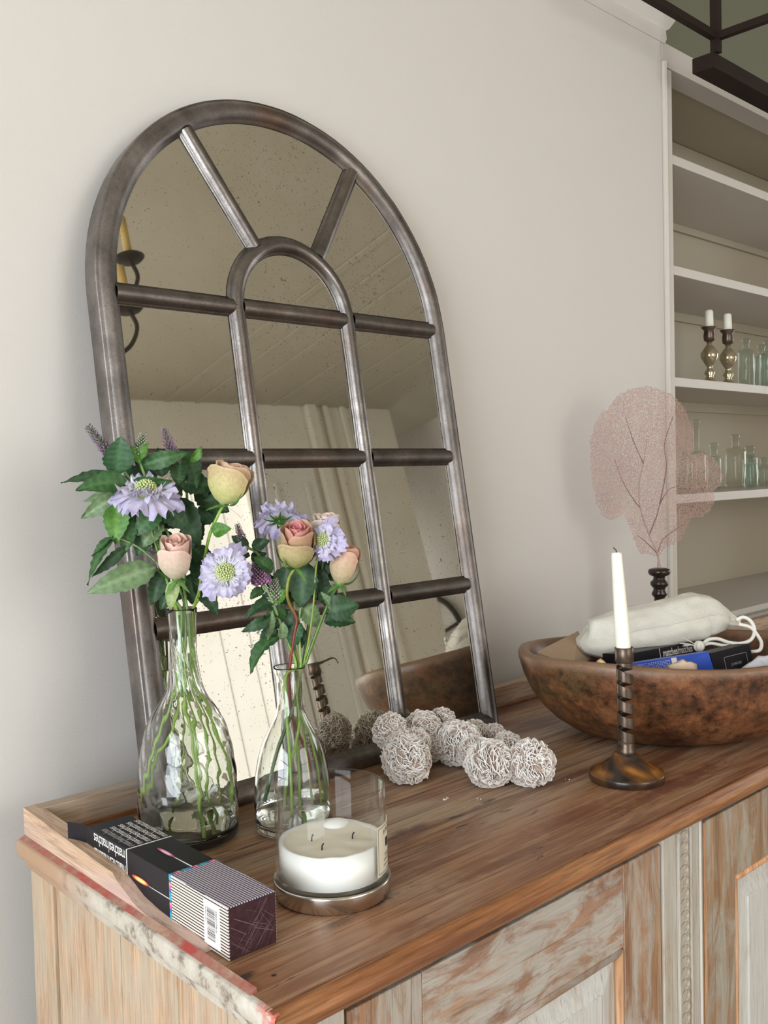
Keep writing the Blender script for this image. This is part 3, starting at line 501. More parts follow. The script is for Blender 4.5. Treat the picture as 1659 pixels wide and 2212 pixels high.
# ------------------------------------------------------------------ the room
def struct(name, mb, mat, bevel=0):
    return link_mesh(name, mb, mat, None, None, bevel, None, 'structure')
WY = 1.195; CX = 2.058; CH = 3.0
struct('floor', MB().box((-2.1, -3.8, -.1), (5.9, 1.7, 0)), M['floor'])
struct('ceiling', MB().box((-2.1, -3.8, CH), (5.9, 1.7, CH + .1)), M['ceil'])
struct('wall_back', MB().box((-2.0, WY, 0), (CX, WY + .30, CH)), M['wall'])
struct('wall_alcove', MB().box((CX - .02, WY + .33, 0), (5.7, WY + .45, CH)), M['wall_shade'])
struct('wall_right', MB().box((5.6, -3.7, 0), (5.7, WY + .33, CH)), M['wall'])
struct('wall_far_recess', MB().box((4.97, -3.8, 0), (5.6, -3.7, CH)), M['wall'])
mb = MB(); W0, W1, WZ0, WZ1 = -1.35, .65, .35, 2.35                # left wall with its window opening
mb.box((-2.1, -3.8, 0), (-2.0, W0, CH)); mb.box((-2.1, W1, 0), (-2.0, WY + .3, CH)); mb.box((-2.1, W0, 0), (-2.0, W1, WZ0)); mb.box((-2.1, W0, WZ1), (-2.0, W1, CH))
struct('wall_left', mb, M['wall'])
def window_bars(x, y0, y1, z0, z1, ny, nz):
    mb = MB()
    for i in range(ny + 1):
        y = lerp(y0, y1, i / ny); mb.box((x - .02, y - .02, z0), (x + .02, y + .02, z1))
    for i in range(nz + 1):
        z = lerp(z0, z1, i / nz); mb.box((x - .02, y0, z - .02), (x + .02, y1, z + .02))
    return mb
wf = struct('window_1', window_bars(-1.93, W0 + .02, W1 - .02, WZ0 + .02, WZ1 - .02, 2, 3), M['trim'], .004)
link_mesh('pane', MB().box((-2.08, W0, WZ0), (-2.07, W1, WZ1)), M['sky'], wf)
wf = struct('added_window', MB().box((5.585, -.65, .95), (5.599, .65, 2.35)), M['sky'])  # unseen glowing window, added to brighten the opposite wall
fr = MB()
for y in (-.65, 0, .65): fr.box((5.575, y - .02, .93), (5.584, y + .02, 2.37))
for z in (.95, 1.65, 2.35): fr.box((5.575, -.67, z - .02), (5.584, .67, z + .02))
link_mesh('window_frame', fr, M['trim'], wf, None, .002)
# opposite wall: window opening, glowing sheet in place of lit shutters, panelled door
mb = MB(); FY = -2.6
def wallpiece(x0, x1, z0, z1): mb.box((x0, FY - .1, z0), (x1, FY, z1))
wallpiece(-2.0, .35, 0, CH); wallpiece(.35, 1.95, 0, .75); wallpiece(.35, 1.95, 2.55, CH); wallpiece(1.95, 2.72, 0, CH)
wallpiece(2.72, 3.58, 0, .25); wallpiece(2.72, 3.58, 2.45, CH); wallpiece(3.58, 4.97, 0, CH)
mb.box((4.87, -3.7, 0), (4.97, FY - .1, CH))
struct('wall_front', mb, M['panelpaint'])
wf = struct('window_2', MB().box((.35, FY - .09, .75), (1.95, FY - .08, 2.55)), M['sky'])
fr = MB()
for x in (.37, 1.15, 1.93): fr.box((x - .02, FY - .07, .75), (x + .02, FY - .03, 2.55))
for z in (.77, 1.65, 2.53): fr.box((.35, FY - .07, z - .02), (1.95, FY - .03, z + .02))
link_mesh('window_frame', fr, M['trim'], wf, None, .003)
wf = struct('glowing_shutter_panel', MB().box((2.72, FY - .06, .25), (3.58, FY - .05, 2.45)), M['shutter_glow'])  # self-glowing sheet in place of brightly lit white shutters
fr = MB()
for x in (2.69, 3.61): fr.box((x - .05, FY, .2), (x + .05, FY + .03, 2.5))
fr.box((2.64, FY, 2.45), (3.66, FY + .03, 2.55))
link_mesh('window_frame', fr, M['trim'], wf, None, .004)
for x in (2.95, 3.18, 3.38):
    link_mesh('glow_sheet_seam', MB().box((x, FY - .052, .25), (x + .006, FY - .045, 2.45)), M['trim'], wf)
# panelled shutters beside that glowing sheet, as thin proud mouldings on the wall
pn = struct('trim_1', MB().box((3.68, FY, .15), (4.10, FY + .035, 2.6)), M['trim'], .004)
for x in (3.74, 3.99): link_mesh('moulding', MB().box((x, FY + .035, .3), (x + .03, FY + .05, 2.45)), M['trim'], pn, None, .003)
tr2 = struct('trim_2', MB().box((4.16, FY, .0), (4.24, FY + .05, CH)), M['panelpaint'], .006)
for x in (4.32, 4.48): link_mesh('moulding', MB().box((x, FY, 0), (x + .04, FY + .03, CH)), M['panelpaint'], tr2, None, .004)
# plaster mouldings on the ceiling near the right wall, running towards the fireplace wall
for i, (x, wd) in enumerate(((3.1, .05), (3.32, .03), (3.55, .06), (3.9, .04), (4.2, .08), (4.5, .05))):
    struct('trim_%d' % (i + 3), MB().box((x, FY, CH - .007), (x + wd, WY + .32, CH)), M['ceil'], .008)
# cornice of the chimney breast with its return
z0 = 2.292; prof = [(0, 0), (.010, 0), (.014, .012), (.012, .030), (.020, .036), (.034, .058), (.034, .072), (0, .100)]
mb = MB(); n = len(prof); rows = []
for fx, fy in (('a', 0), ('b', 0), ('c', 0)):
    row = []
    for d, h in prof:
        if fx == 'a': row.append((-2.0, WY - d * .3, z0 + h))
        elif fx == 'b': row.append((CX + d * 1.4, WY - d * .3, z0 + h))
        else: row.append((CX + d * 1.4, WY + .30, z0 + h))
    rows.append(row)
mb.grid(rows, smooth=False)
struct('trim_9', mb, M['wall'])
struct('baseboard_back', MB().box((-2.0, WY - .02, 0), (CX, WY, .16)), M['trim'], .004)
# ------------------------------------------------------------------ built-in shelves
bk = thing('built_in_bookcase', 'tall cream built-in bookcase of open shelves in the alcove on the right', 'bookcase', (CX, WY, 0))
BX1 = 3.45
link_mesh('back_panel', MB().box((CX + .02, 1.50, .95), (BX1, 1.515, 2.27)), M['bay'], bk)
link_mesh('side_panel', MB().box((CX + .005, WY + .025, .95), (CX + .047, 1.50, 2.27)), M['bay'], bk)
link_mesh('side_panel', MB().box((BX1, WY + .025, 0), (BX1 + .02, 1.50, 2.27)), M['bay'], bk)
link_mesh('stile', MB().box((CX + .018, WY, .95), (CX + .047, WY + .022, 2.24)), M['shelf'], bk, None, .002)
link_mesh('bead', MB().prism([(CX + .002, WY + .01, .95), (CX + .004, WY - .006, .95), (CX + .010, WY - .009, .95), (CX + .015, WY - .005, .95), (CX + .016, WY + .01, .95)], (0, 0, 1.30)), M['shelf'], bk)
link_mesh('stile', MB().box((BX1 - .04, WY, .95), (BX1 + .02, WY + .022, 2.24)), M['shelf'], bk, None, .002)
link_mesh('top_rail', MB().box((CX + .004, WY, 2.243), (BX1 + .02, WY + .06, 2.297)), M['shelf'], bk, None, .002)
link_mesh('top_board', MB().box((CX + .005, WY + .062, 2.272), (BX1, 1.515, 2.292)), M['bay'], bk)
for z in (2.05, 1.792, 1.529, 1.250):
    link_mesh('shelf', MB().box((CX + .049, WY + .004, z - .022), (BX1 - .002, 1.498, z)), M['shelf'], bk, None, .0015)
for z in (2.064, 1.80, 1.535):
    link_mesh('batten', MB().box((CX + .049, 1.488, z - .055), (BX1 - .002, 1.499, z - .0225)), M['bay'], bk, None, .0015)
link_mesh('counter', MB().prism([(CX + .03, 1.50, .905), (CX + .03, WY - .03, .905), (CX + .03, WY - .036, .915), (CX + .03, WY - .022, .925), (CX + .03, WY - .03, .935), (CX + .03, WY - .03, .95), (CX + .03, 1.50, .95)], (BX1 - CX - .01, 0, 0)), M['shelf'], bk)
link_mesh('cupboard_front', MB().box((CX + .02, WY, .05), (BX1, WY + .02, .904)), M['cupboard'], bk)
# bottles and candlesticks on the shelves
def bottle(x, y, z, h, r, nr, neck, label, mat, group):
    b = thing('glass_bottle', label, 'bottle', (x, y, z), group)
    sh = h - neck
    prof = [(0, .001), (r * .9, .001), (r, .008), (r, sh - r * .5), (r * .85, sh - r * .18), (nr * 1.15, sh), (nr, sh + .006), (nr, h - .014), (nr * 1.35, h - .010), (nr * 1.35, h), (nr * .75, h), (nr * .75, sh + .004), (r * .8, sh - r * .25), (r - .002, sh - r * .6), (r - .002, .012), (0, .010)]
    link_mesh('bottle_body', MB().lathe((x, y, z), prof[:6] + prof[12:], 20), mat, b)
    link_mesh('bottle_neck', MB().lathe((x, y, z), prof[5:12], 20, closed=False), mat, b)
    return b
G1 = 'aqua bottles on the candlestick shelf'; G2 = 'old glass bottles on the lower shelf'
bottle(2.682, 1.30, 1.530, .146, .023, .0085, .030, 'aqua bottle right next to the silvered candlesticks', M['aqua'], G1)
bottle(2.737, 1.262, 1.530, .140, .023, .0085, .030, 'aqua bottle second from the candlesticks, in front of its neighbours', M['aqua'], G1)
bottle(2.80, 1.31, 1.530, .138, .022, .0085, .028, 'aqua bottle furthest from the candlesticks, cut off by the picture edge', M['aqua'], G1)
bottle(2.393, 1.30, 1.251, .190, .0255, .0075, .085, 'clear bottle with the longest thin neck, behind the sea fan', M['clearb'], G2)
bottle(2.440, 1.36, 1.251, .105, .021, .009, .022, 'squat aqua bottle half hidden between the long-necked bottle and the sea fan edge', M['aqua'], G2)
bottle(2.489, 1.30, 1.251, .128, .019, .009, .036, 'small green bottle whose neck shows above the sea fan edge', M['aqua'], G2)
bottle(2.612, 1.30, 1.251, .152, .029, .009, .036, 'round-shouldered clear bottle, widest on the lower shelf', M['clearb'], G2)
bottle(2.590, 1.245, 1.251, .088, .018, .007, .016, 'short pale bottle standing in front of the round-shouldered one', M['aqua'], G2)
bottle(2.700, 1.30, 1.251, .120, .0215, .0105, .026, 'dark green bottle right of the round-shouldered clear one', M['aqua'], G2)
bottle(2.79, 1.30, 1.251, .086, .020, .009, .022, 'low aqua bottle at the picture edge of the lower shelf', M['aqua'], G2)
MERC = [(0, .001), (.032, .001), (.030, .008), (.014, .016), (.009, .028), (.015, .036), (.009, .045), (.007, .052), (.012, .060), (.023, .078), (.023, .090), (.012, .106), (.007, .112), (.0075, .120), (.014, .124), (.0155, .136), (.0135, .150), (.021, .158), (.021, .160), (.012, .160), (.011, .14), (0, .14)]
for x, lab, lc in ((2.470, 'silvered glass candlestick nearer the bookcase side, on the shelf', 'short ivory candle in the left silvered candlestick'), (2.574, 'silvered glass candlestick nearer the aqua bottles, on the shelf', 'short ivory candle in the right silvered candlestick')):
    b = thing('glass_candlestick', lab, 'candlestick', (x, 1.30, 1.530), 'pair of silvered candlesticks')
    link_mesh('turned_stem', MB().lathe((x, 1.30, 1.530), MERC[:14], 20), M['mercury'], b)
    link_mesh('candle_cup', MB().lathe((x, 1.30, 1.530), MERC[13:], 20), M['iron'], b)
    tag(link_mesh('candle', MB().lathe((x, 1.30, 1.671), [(0, 0), (.0115, 0), (.0105, .060), (.008, .064), (0, .065)], 16), M['wax_w'], None, (x, 1.30, 1.671)), lc, 'candle', 'ivory candles on the shelf')
# ------------------------------------------------------------------ iron lantern (upper right)
P = Vector((2.044, 1.053, 2.253)); lt = thing('hanging_lantern', 'dark iron framed lantern hanging in the top right corner', 'lantern', (2.04, 1.05, 2.2))
link_mesh('post', MB().box((P.x - .009, P.y - .009, 2.218), (P.x + .009, P.y + .009, 2.62)), M['rust'], lt)
link_mesh('rail', MB().box((P.x - .42, P.y - .008, 2.245), (P.x - .009, P.y + .008, 2.26)), M['rust'], lt)
link_mesh('rail', MB().box((P.x - .008, P.y - .45, 2.245), (P.x + .008, P.y - .009, 2.26)), M['rust'], lt)
link_mesh('post', MB().box((P.x - .43, P.y - .009, 2.245), (P.x - .42, P.y + .009, 2.62)), M['rust'], lt)
link_mesh('base_beam', MB().box((P.x - .012, P.y + .0, 2.186), (P.x + .75, P.y + .050, 2.218)), M['rust'], lt)
link_mesh('rod', MB().tube([(P.x, P.y, 2.62), (P.x, P.y, 3.0)], .006), M['rust'], lt)
# ------------------------------------------------------------------ chandelier arms (seen in the mirror)
ch = thing('candle_chandelier', 'rusty iron chandelier with candle sleeves, reflected in the left edge of the mirror', 'chandelier', (.98, .2, 2.0))
link_mesh('centre_stem', MB().tube([(.98, .2, 1.9), (.98, .2, 3.0)], .012), M['rust'], ch)
for k, (px, py, pz) in enumerate(((1.2535, .2, 2.185), (1.222, .2, 2.045))):
    link_mesh('arm', MB().tube(spline([(px, py, pz), (px + .012, py, pz - .05), (px - .03, py, pz - .11), (px - .11, py, pz - .13), (.98, .2, pz - .05)], 6), .0055), M['rust'], ch)
    link_mesh('drip_pan', MB().lathe((px, py, pz), [(.0, -.004), (.030, -.004), (.038, .004), (.036, .006), (.012, 0), (.012, .018), (0, .018)], 24), M['rust'], ch)
    link_mesh('candle_sleeve', MB().lathe((px, py, pz), [(0, .018), (.0105, .018), (.0105, .115), (0, .118)], 14), M['sconce_candle'], ch)
# ------------------------------------------------------------------ iron ring ornament reflected at the right
rg = thing('iron_wheel_ornament', 'dark iron wheel ornament on the far wall, reflected low in the mirror beside the bowl', 'ornament', (5.58, -3.35, 1.35))
c0 = Vector((5.57, -3.32, 1.36)); mb = MB(); mb.tube([c0 + Vector((0, .33 * math.cos(a), .33 * math.sin(a))) for a in [i * math.pi / 20 for i in range(41)]], .022, 8)
link_mesh('rim', mb, M['rust'], rg)
for a in (.2, 1.25, 2.3, 3.35, 4.4, 5.45):
    link_mesh('spoke', MB().tube([c0, c0 + Vector((0, .31 * math.cos(a), .31 * math.sin(a)))], .014, 6), M['rust'], rg)
# ------------------------------------------------------------------ sideboard
SB = thing('pine_sideboard', 'old stripped pine sideboard with raised gallery and chipped grey painted doors', 'sideboard', (.45, .62, 0))
def shx(x, y, z): return (x + .0355 * (y - .611), y, z)
SXR = 2.95
def plank(name, y0, y1, mat): return link_mesh(name, MB().hexa([shx(.460, y0, .8765), (SXR, y0, .8765), (SXR, y1, .8765), shx(.460, y1, .8765)], [shx(.447, y0, T), (SXR, y0, T), (SXR, y1, T), shx(.447, y1, T)]), mat, SB, None, .0008)
plank('top_board', .612, .8835, M['top']); plank('top_board', .8842, 1.1205, M['top'])
nos = [(.6135, .9003), (.6115, .8990), (.6100, .9004), (.6070, .9014), (.6040, .9004), (.6025, .8975), (.6000, .8955), (.5965, .8915), (.5955, .886), (.5975, .8805), (.602, .8765), (.612, .8745)]
mb = MB(); rows = []
for i in range(61):
    x = lerp(.4445, SXR, i / 60); rows.append([(x, y + .0006 * noise.noise(Vector((x * 14, y * 40, 1))), z) for y, z in nos])
mb.grid(rows); mb.add([(.4445, y, z) for y, z in nos], [tuple(range(len(nos)))])
link_mesh('nosing', mb, M['nosing'], SB)
link_mesh('fillet', MB().box((.460, .6225, .8615), (SXR, .645, .8742)), M['fillet'], SB, None, .001)
mb = MB(); rows = []
for j, (dx, z) in enumerate(((.004, .9002), (-.0010, .8998), (-.0022, .8975), (-.0025, .889), (-.0022, .882), (.000, .8795), (.010, .8792))):
    rows.append([shx(.446 + dx + .0009 * noise.noise(Vector((y * 30, z * 90, 2))), y, z) for y in [lerp(.600, 1.1205, i / 80) for i in range(81)]])
mb.grid(rows); e = link_mesh('left_edge', mb, M['edge'], SB, (.446, .600, .8735))
link_mesh('edge_moulding', MB().hexa([shx(.4560, .622, .8625), shx(.47, .622, .8625), shx(.47, 1.1205, .8625), shx(.4560, 1.1205, .8625)], [shx(.4500, .618, .8790), shx(.47, .618, .8790), shx(.47, 1.1205, .8790), shx(.4500, 1.1205, .8790)]), M['edge'], SB, None, .001)
# gallery
link_mesh('gallery_back', MB().box((.482, 1.100, T + .0003), (SXR, 1.1205, .936)), M['gallery_back'], SB, None, .0012)
link_mesh('gallery_strip', MB().box((.482, 1.0955, T + .0002), (SXR, 1.0998, T + .006)), M['nosing'], SB, None, .001)
gs = [(1.1205, .9365), (1.00, .931), (.905, .9260), (.893, .9258), (.884, .9242), (.868, .9190), (.850, .9125), (.82, .9082), (.79, .9062), (.757, .9080), (.738, .9070), (.730, .9045), (.7265, .9003)]
mb = MB(); A_ = [shx(.4535, y, max(T + .0003, z - (.0045 if y < .89 else .0008))) for y, z in gs]; B_ = [shx(.4712, y, z) for y, z in gs]; n = len(gs)
A0 = [shx(.4535, y, T + .0002) for y, z in gs]; B0 = [shx(.4712, y, T + .0002) for y, z in gs]
mb.grid([A_, B_]); mb.grid([A0, A_], False); mb.grid([B_, B0], False); mb.add([A_[0], B_[0], B0[0], A0[0]], [(0, 1, 2, 3)])
link_mesh('gallery_side', mb, M['gallery_side'], SB)
link_mesh('red_line', MB().hexa([shx(.4475, .64, T), shx(.4547, .64, T), shx(.4547, 1.12, T), shx(.4475, 1.12, T)], [shx(.4475, .64, T + .0006), shx(.4547, .64, T + .004), shx(.4547, 1.12, T + .004), shx(.4475, 1.12, T + .0006)]), M['red'], SB, None, 0, 'worn red painted line along the gallery foot')
# left side boards
ys = [.628, .70, .785, .90, 1.058, 1.1205]
for i in range(5):
    y0, y1 = ys[i] + .0006, ys[i + 1] - .0006
    link_mesh('side_board', MB().hexa([shx(.463 - (.004 if i == 4 else 0), y0, .08), shx(.482, y0, .08), shx(.482, y1, .08), shx(.463 - (.004 if i == 4 else 0), y1, .08)], [shx(.463 - (.004 if i == 4 else 0), y0, .8603), shx(.482, y0, .8603), shx(.482, y1, .8603), shx(.463 - (.004 if i == 4 else 0), y1, .8603)]), M['side'], SB, None, .0012)
# front
F = .628
link_mesh('carcass_back', MB().box((.47, .652, .08), (SXR, .66, .8603)), M['gap'], SB)
link_mesh('corner_post', MB().box((.4655, F, .08), (.5385, .650, .8595)), M['post'], SB, None, .001)
def link_shape(c):
    """one S-shaped carved link of the chain moulding"""
    mb = MB(); pts = []
    for i in range(12):
        a = lerp(-.55 * math.pi, .80 * math.pi, i / 11); pts.append((c[0] + .001 + .0085 * math.cos(a), c[1] - .0012, c[2] + .0058 * math.sin(a)))
    pts += [(c[0] - .0095, c[1] - .0010, c[2] + .0005), (c[0] - .0100, c[1] - .0006, c[2] - .0030)]
    return mb.tube(pts, [.0012] + [.0021] * 11 + [.0016, .0008], 7)
PL = link_mesh('pilaster', MB().box((1.0595, F - .002, .08), (1.157, .650, .8600)), M['post'], SB, None, .001)
link_mesh('channel_edge', MB().box((1.0900, F - .0065, .08), (1.0935, F - .002, .8600)), M['post'], PL, None, .001)
link_mesh('channel_edge', MB().box((1.1215, F - .0055, .08), (1.1245, F - .002, .8600)), M['post'], PL, None, .001)
link_mesh('channel_edge', MB().box((1.146, F - .0055, .08), (1.148, F - .002, .8600)), M['shelf'], PL, None, .001)
l0 = link_mesh('carved_link', link_shape((1.108, F - .001, .8505)), M['post'], PL, (1.108, F - .001, .8505))
for i in range(1, 34):
    c = l0.copy(); COL.objects.link(c); c.parent = PL; c.location = Vector((1.108, F - .001, .8505 - .01475 * i)) - wl(PL)
def door(x0, x1, ms, mr, swl, swr, first):
    D_ = link_mesh('door', MB().box((x0, .640, .13), (x1, .650, .8530)), M['gap'], SB)
    y0, y1 = F, .6398; zt = .8530; rb = .755
    link_mesh('stile', MB().box((x0, y0, .13), (x0 + swl, y1, zt)), ms, D_, None, .0012)
    link_mesh('stile', MB().box((x1 - swr, y0, .13), (x1, y1, zt)), ms, D_, None, .0012)
    link_mesh('rail', MB().box((x0 + swl + .0005, y0 + .0004, rb), (x1 - swr - .0005, y1, zt)), mr, D_, None, .0012)
    link_mesh('rail', MB().box((x0 + swl + .0005, y0 + .0004, .13), (x1 - swr - .0005, y1, .23)), mr, D_, None, .0012)
    a0, a1, b0, b1 = x0 + swl, x1 - swr, .23, rb; yo, yi, dd = F + .0100, F + .0030, .040
    o = [(a0, yo, b0), (a1, yo, b0), (a1, yo, b1), (a0, yo, b1)]; i_ = [(a0 + dd, yi, b0 + dd), (a1 - dd, yi, b0 + dd), (a1 - dd, yi, b1 - dd), (a0 + dd, yi, b1 - dd)]
    i2 = [(a0 + dd + .002, yi - .002, b0 + dd + .002), (a1 - dd - .002, yi - .002, b0 + dd + .002), (a1 - dd - .002, yi - .002, b1 - dd - .002), (a0 + dd + .002, yi - .002, b1 - dd - .002)]
    link_mesh('raised_panel', MB().add(o + i_ + i2, [(0, 1, 5, 4), (1, 2, 6, 5), (2, 3, 7, 6), (3, 0, 4, 7), (4, 5, 9, 8), (5, 6, 10, 9), (6, 7, 11, 10), (7, 4, 8, 11), (8, 9, 10, 11)]), M['panel'], D_)
    for xb in (a0, a1):
        s_ = 1 if xb == a0 else -1
        link_mesh('bead', MB().tube([(xb + s_ * .005, F + .005, b0 + .004), (xb + s_ * .005, F + .005, b1 - .004)], .0058, 8), M['bead'], D_)
    for zb in (b0, b1):
        s_ = 1 if zb == b0 else -1
        link_mesh('bead', MB().tube([(a0 + .004, F + .005, zb + s_ * .005), (a1 - .004, F + .005, zb + s_ * .005)], .0058, 8), M['bead'] if not first else M['door_x'], D_)
    return D_
door(.5425, 1.0565, M['door_z'], M['door_x'], .092, .082, True)
link_mesh('door_edge_strip', MB().box((1.1612, F - .0016, .13), (1.1672, F - .0001, .8530)), M['bead'], SB, None, .0004)
door(1.1605, 1.78, M['door_z2'], M['door_z2'], .089, .089, False)
link_mesh('corner_post', MB().box((1.785, F, .08), (SXR, .650, .8595)), M['post'], SB, None, .001)
link_mesh('plinth', MB().box((.47, .635, 0), (SXR, 1.11, .0795)), M['side'], SB, None, .002)
link_mesh('right_side', MB().box((SXR - .02, .662, .08), (SXR, 1.12, .873)), M['side'], SB)
# ------------------------------------------------------------------ arched mirror
th = math.radians(9)
MU = Vector((1, 0, 0)); MVv = Vector((0, math.sin(th), math.cos(th))); MN = Vector((0, -math.cos(th), math.sin(th)))   # MN points to the room
MO = Vector((0, 1.026, T + .0005))
def ml(u, v, n=0.0): return MO + MU * u + MVv * v + MN * n
MR = thing('arched_window_mirror', 'tall pewter framed arched mirror with window panes, leaning on the wall', 'mirror', (.906, 1.04, T))
cu, cv, RA, VB = .906, .662, .300, .012
def outline(R, base, n=48):
    pts = [(cu - R, base)]
    for i in range(9): pts.append((cu - R, lerp(base, cv, (i + 1) / 9)))
    for i in range(1, n): a = math.pi * (1 - i / n); pts.append((cu + R * math.cos(a), cv + R * math.sin(a)))
    for i in range(9): pts.append((cu + R, lerp(cv, base, i / 9)))
    pts.append((cu + R, base)); return pts
def wob(p, k, s=.0004): return s * noise.noise(Vector((p[0] * 30 + k, p[1] * 30, k)))
secf = [(-.0160, -.020), (-.0166, -.006), (-.0165, .0060), (-.0150, .0088), (-.0132, .0080), (-.0115, .0102), (-.006, .0128), (.001, .0134), (.007, .0112), (.0115, .0065), (.0125, .0024), (.0160, .0020), (.0160, .0006)]  # (inward, out of the wall)
ou = outline(RA, VB)
rows = []
for d, nn in secf:
    pr = outline(RA - d, VB + d)
    rows.append([ml(u + wob((u, v), 1), v, nn + wob((u, v), 2, .0006)) for u, v in pr])
mb = MB(); mb.grid(rows)
link_mesh('frame', mb, M['frame'], MR)
mb = MB(); rows = [[ml(u, VB + d, nn + wob((u, d), 3, .0006)) for u in [lerp(cu - RA + d, cu + RA - d, i / 20) for i in range(21)]] for d, nn in secf]
mb.grid(rows); link_mesh('bottom_rail', mb, M['frame'], MR)
def bar(name, pts, w_=.0105, h_=.0125):
    """half-round glazing bar with a small side lip along a path of (u, v)"""
    sec = [(-w_ - .0035, .0006), (-w_ - .0035, .0022), (-w_ - .0008, .0026), (-w_, .0042), (-w_ * .85, h_ * .68), (-w_ * .45, h_ * .95), (0, h_), (w_ * .45, h_ * .95), (w_ * .85, h_ * .68), (w_, .0042), (w_ + .0008, .0026), (w_ + .0035, .0022), (w_ + .0035, .0006)]
    m = len(pts); rows = []
    for i, p in enumerate(pts):
        a = pts[max(i - 1, 0)]; b = pts[min(i + 1, m - 1)]; d = Vector((b[0] - a[0], b[1] - a[1])).normalized(); s_ = Vector((d.y, -d.x))
        rows.append([ml(p[0] + s_.x * q + wob(p, q * 90), p[1] + s_.y * q, nn + wob(p, 4 + q * 60, .0005)) for q, nn in sec])
    return link_mesh(name, MB().grid(rows), M['pewter'], MR)
def seg(a, b, n=14): return [(lerp(a[0], b[0], i / n), lerp(a[1], b[1], i / n)) for i in range(n + 1)]
ua, ub = cu - .103, cu + .103; IR = .103
for u in (ua, ub): bar('upright_bar', seg((u, .022), (u, cv), 24))
bar('inner_arch_bar', [(cu - IR * math.cos(a), cv + IR * math.sin(a)) for a in [math.pi * i / 24 for i in range(25)]])
for v in (.236, .448, cv):
    for x0, x1 in ((cu - RA + .010, ua - .008), (ua + .008, ub - .008), (ub + .008, cu + RA - .010)): bar('cross_bar', seg((x0, v), (x1, v), 8))
for a in (math.radians(58), math.radians(122)):
    bar('fan_bar', seg((cu + (IR + .006) * math.cos(a), cv + (IR + .006) * math.sin(a)), (cu + (RA - .01) * math.cos(a), cv + (RA - .01) * math.sin(a)), 10))
def pane(poly):
    n = len(poly); mb = MB(); mb.add([ml(u, v, 0) for u, v in poly] + [ml(u, v, -.003) for u, v in poly], [tuple(range(n))[::-1], tuple(range(n, 2 * n))] + [(i, (i + 1) % n, n + (i + 1) % n, n + i) for i in range(n)])
    link_mesh('mirror_pane', mb, M['mirror'], MR)
us = [cu - RA + .004, ua, ub, cu + RA - .004]; vs_ = [.014, .236, .448, cv]; g = .0004
for i in range(3):
    for j in range(3): pane([(us[i] + g, vs_[j] + g), (us[i + 1] - g, vs_[j] + g), (us[i + 1] - g, vs_[j + 1] - g), (us[i] + g, vs_[j + 1] - g)])
def arcp(R, a0, a1, n=16): return [(cu + R * math.cos(lerp(a0, a1, i / n)), cv + g + R * math.sin(lerp(a0, a1, i / n))) for i in range(n + 1)]
pane(arcp(IR - g, 0, math.pi, 24))
RO = RA - .004; a1, a2 = math.radians(58), math.radians(122); ga = .003
for s0, s1 in ((.0001, a1 - ga), (a1 + ga, a2 - ga), (a2 + ga, math.pi)): pane(arcp(RO, s0, s1) + arcp(IR + g, s1, s0))
# backing board so the mirror is closed from behind
ob = outline(RA - .002, VB + .002); n = len(ob)
mb = MB(); mb.add([ml(u, v, -.006) for u, v in ob] + [ml(u, v, -.016) for u, v in ob], [tuple(range(n))[::-1], tuple(range(n, 2 * n))] + [(i, (i + 1) % n, n + (i + 1) % n, n + i) for i in range(n)])
link_mesh('backing_board', mb, M['gap'], MR)
# ------------------------------------------------------------------ text
def text_mb(s, size, origin, xd, yd, bold=.012, squash=1.0, align='LEFT'):
    cu_ = bpy.data.curves.new('t', 'FONT'); cu_.body = s; cu_.size = 1.0; cu_.offset = bold; cu_.align_x = align; cu_.resolution_u = 3; cu_.space_character = .92
    o = bpy.data.objects.new('t', cu_); COL.objects.link(o)
    me = bpy.data.meshes.new_from_object(o.evaluated_get(bpy.context.evaluated_depsgraph_get()))
    xd = Vector(xd); yd = Vector(yd); og = Vector(origin)
    mb = MB(); mb.add([og + xd * (v.co.x * size * squash) + yd * (v.co.y * size) for v in me.vertices], [tuple(p.vertices) for p in me.polygons])
    bpy.data.objects.remove(o); bpy.data.curves.remove(cu_); bpy.data.meshes.remove(me); return mb
# ------------------------------------------------------------------ match box at the left end
MX = thing('long_match_box', 'long black match box with striped end and barcode beside the gallery', 'match box', (.498, .84, T))
rot = math.radians(-2.0); bc = Vector((.4985, .835, T + .0006))
def mxp(x, y, z):                       # box space: x across, y along, from its near left corner
    p = Vector((x - .025, y - .139, 0)); return Vector((bc.x + p.x * math.cos(rot) - p.y * math.sin(rot), bc.y + p.x * math.sin(rot) + p.y * math.cos(rot), bc.z + z))
def mxbox(x0, x1, y0, y1, z0, z1):
    return MB().hexa([mxp(x0, y0, z0), mxp(x1, y0, z0), mxp(x1, y1, z0), mxp(x0, y1, z0)], [mxp(x0, y0, z1), mxp(x1, y0, z1), mxp(x1, y1, z1), mxp(x0, y1, z1)])
BW, BL, BH = .050, .278, .047
link_mesh('card_sleeve', mxbox(0, BW, .001, BL, 0, BH), M['blackcard'], MX, None, .0006)
e_ = .00025; SE = .098
link_mesh('striped_side', mxbox(-e_, .001, .0005, SE, .0006, BH - .0004), M['str_side'], MX)
link_mesh('striped_top', mxbox(0, BW, .0005, SE, BH - .001, BH + e_), M['str_top'], MX)
link_mesh('striped_side', mxbox(BW - .001, BW + e_, .0005, SE, .0006, BH - .0004), M['str_side'], MX)
link_mesh('dashed_border', mxbox(-e_ * 1.6, BW + e_ * 1.6, SE, SE + .0035, .0004, BH + e_ * 1.6), M['dash'], MX)
link_mesh('white_line', mxbox(-e_ * 1.3, BW + e_ * 1.3, .186, .1875, .0004, BH + e_ * 1.3), M['white_ink'], MX)
st = link_mesh('striker_end', mxbox(.0008, BW - .0008, -.0004, .002, .0008, BH - .0008), M['striker'], MX)
mb = MB()
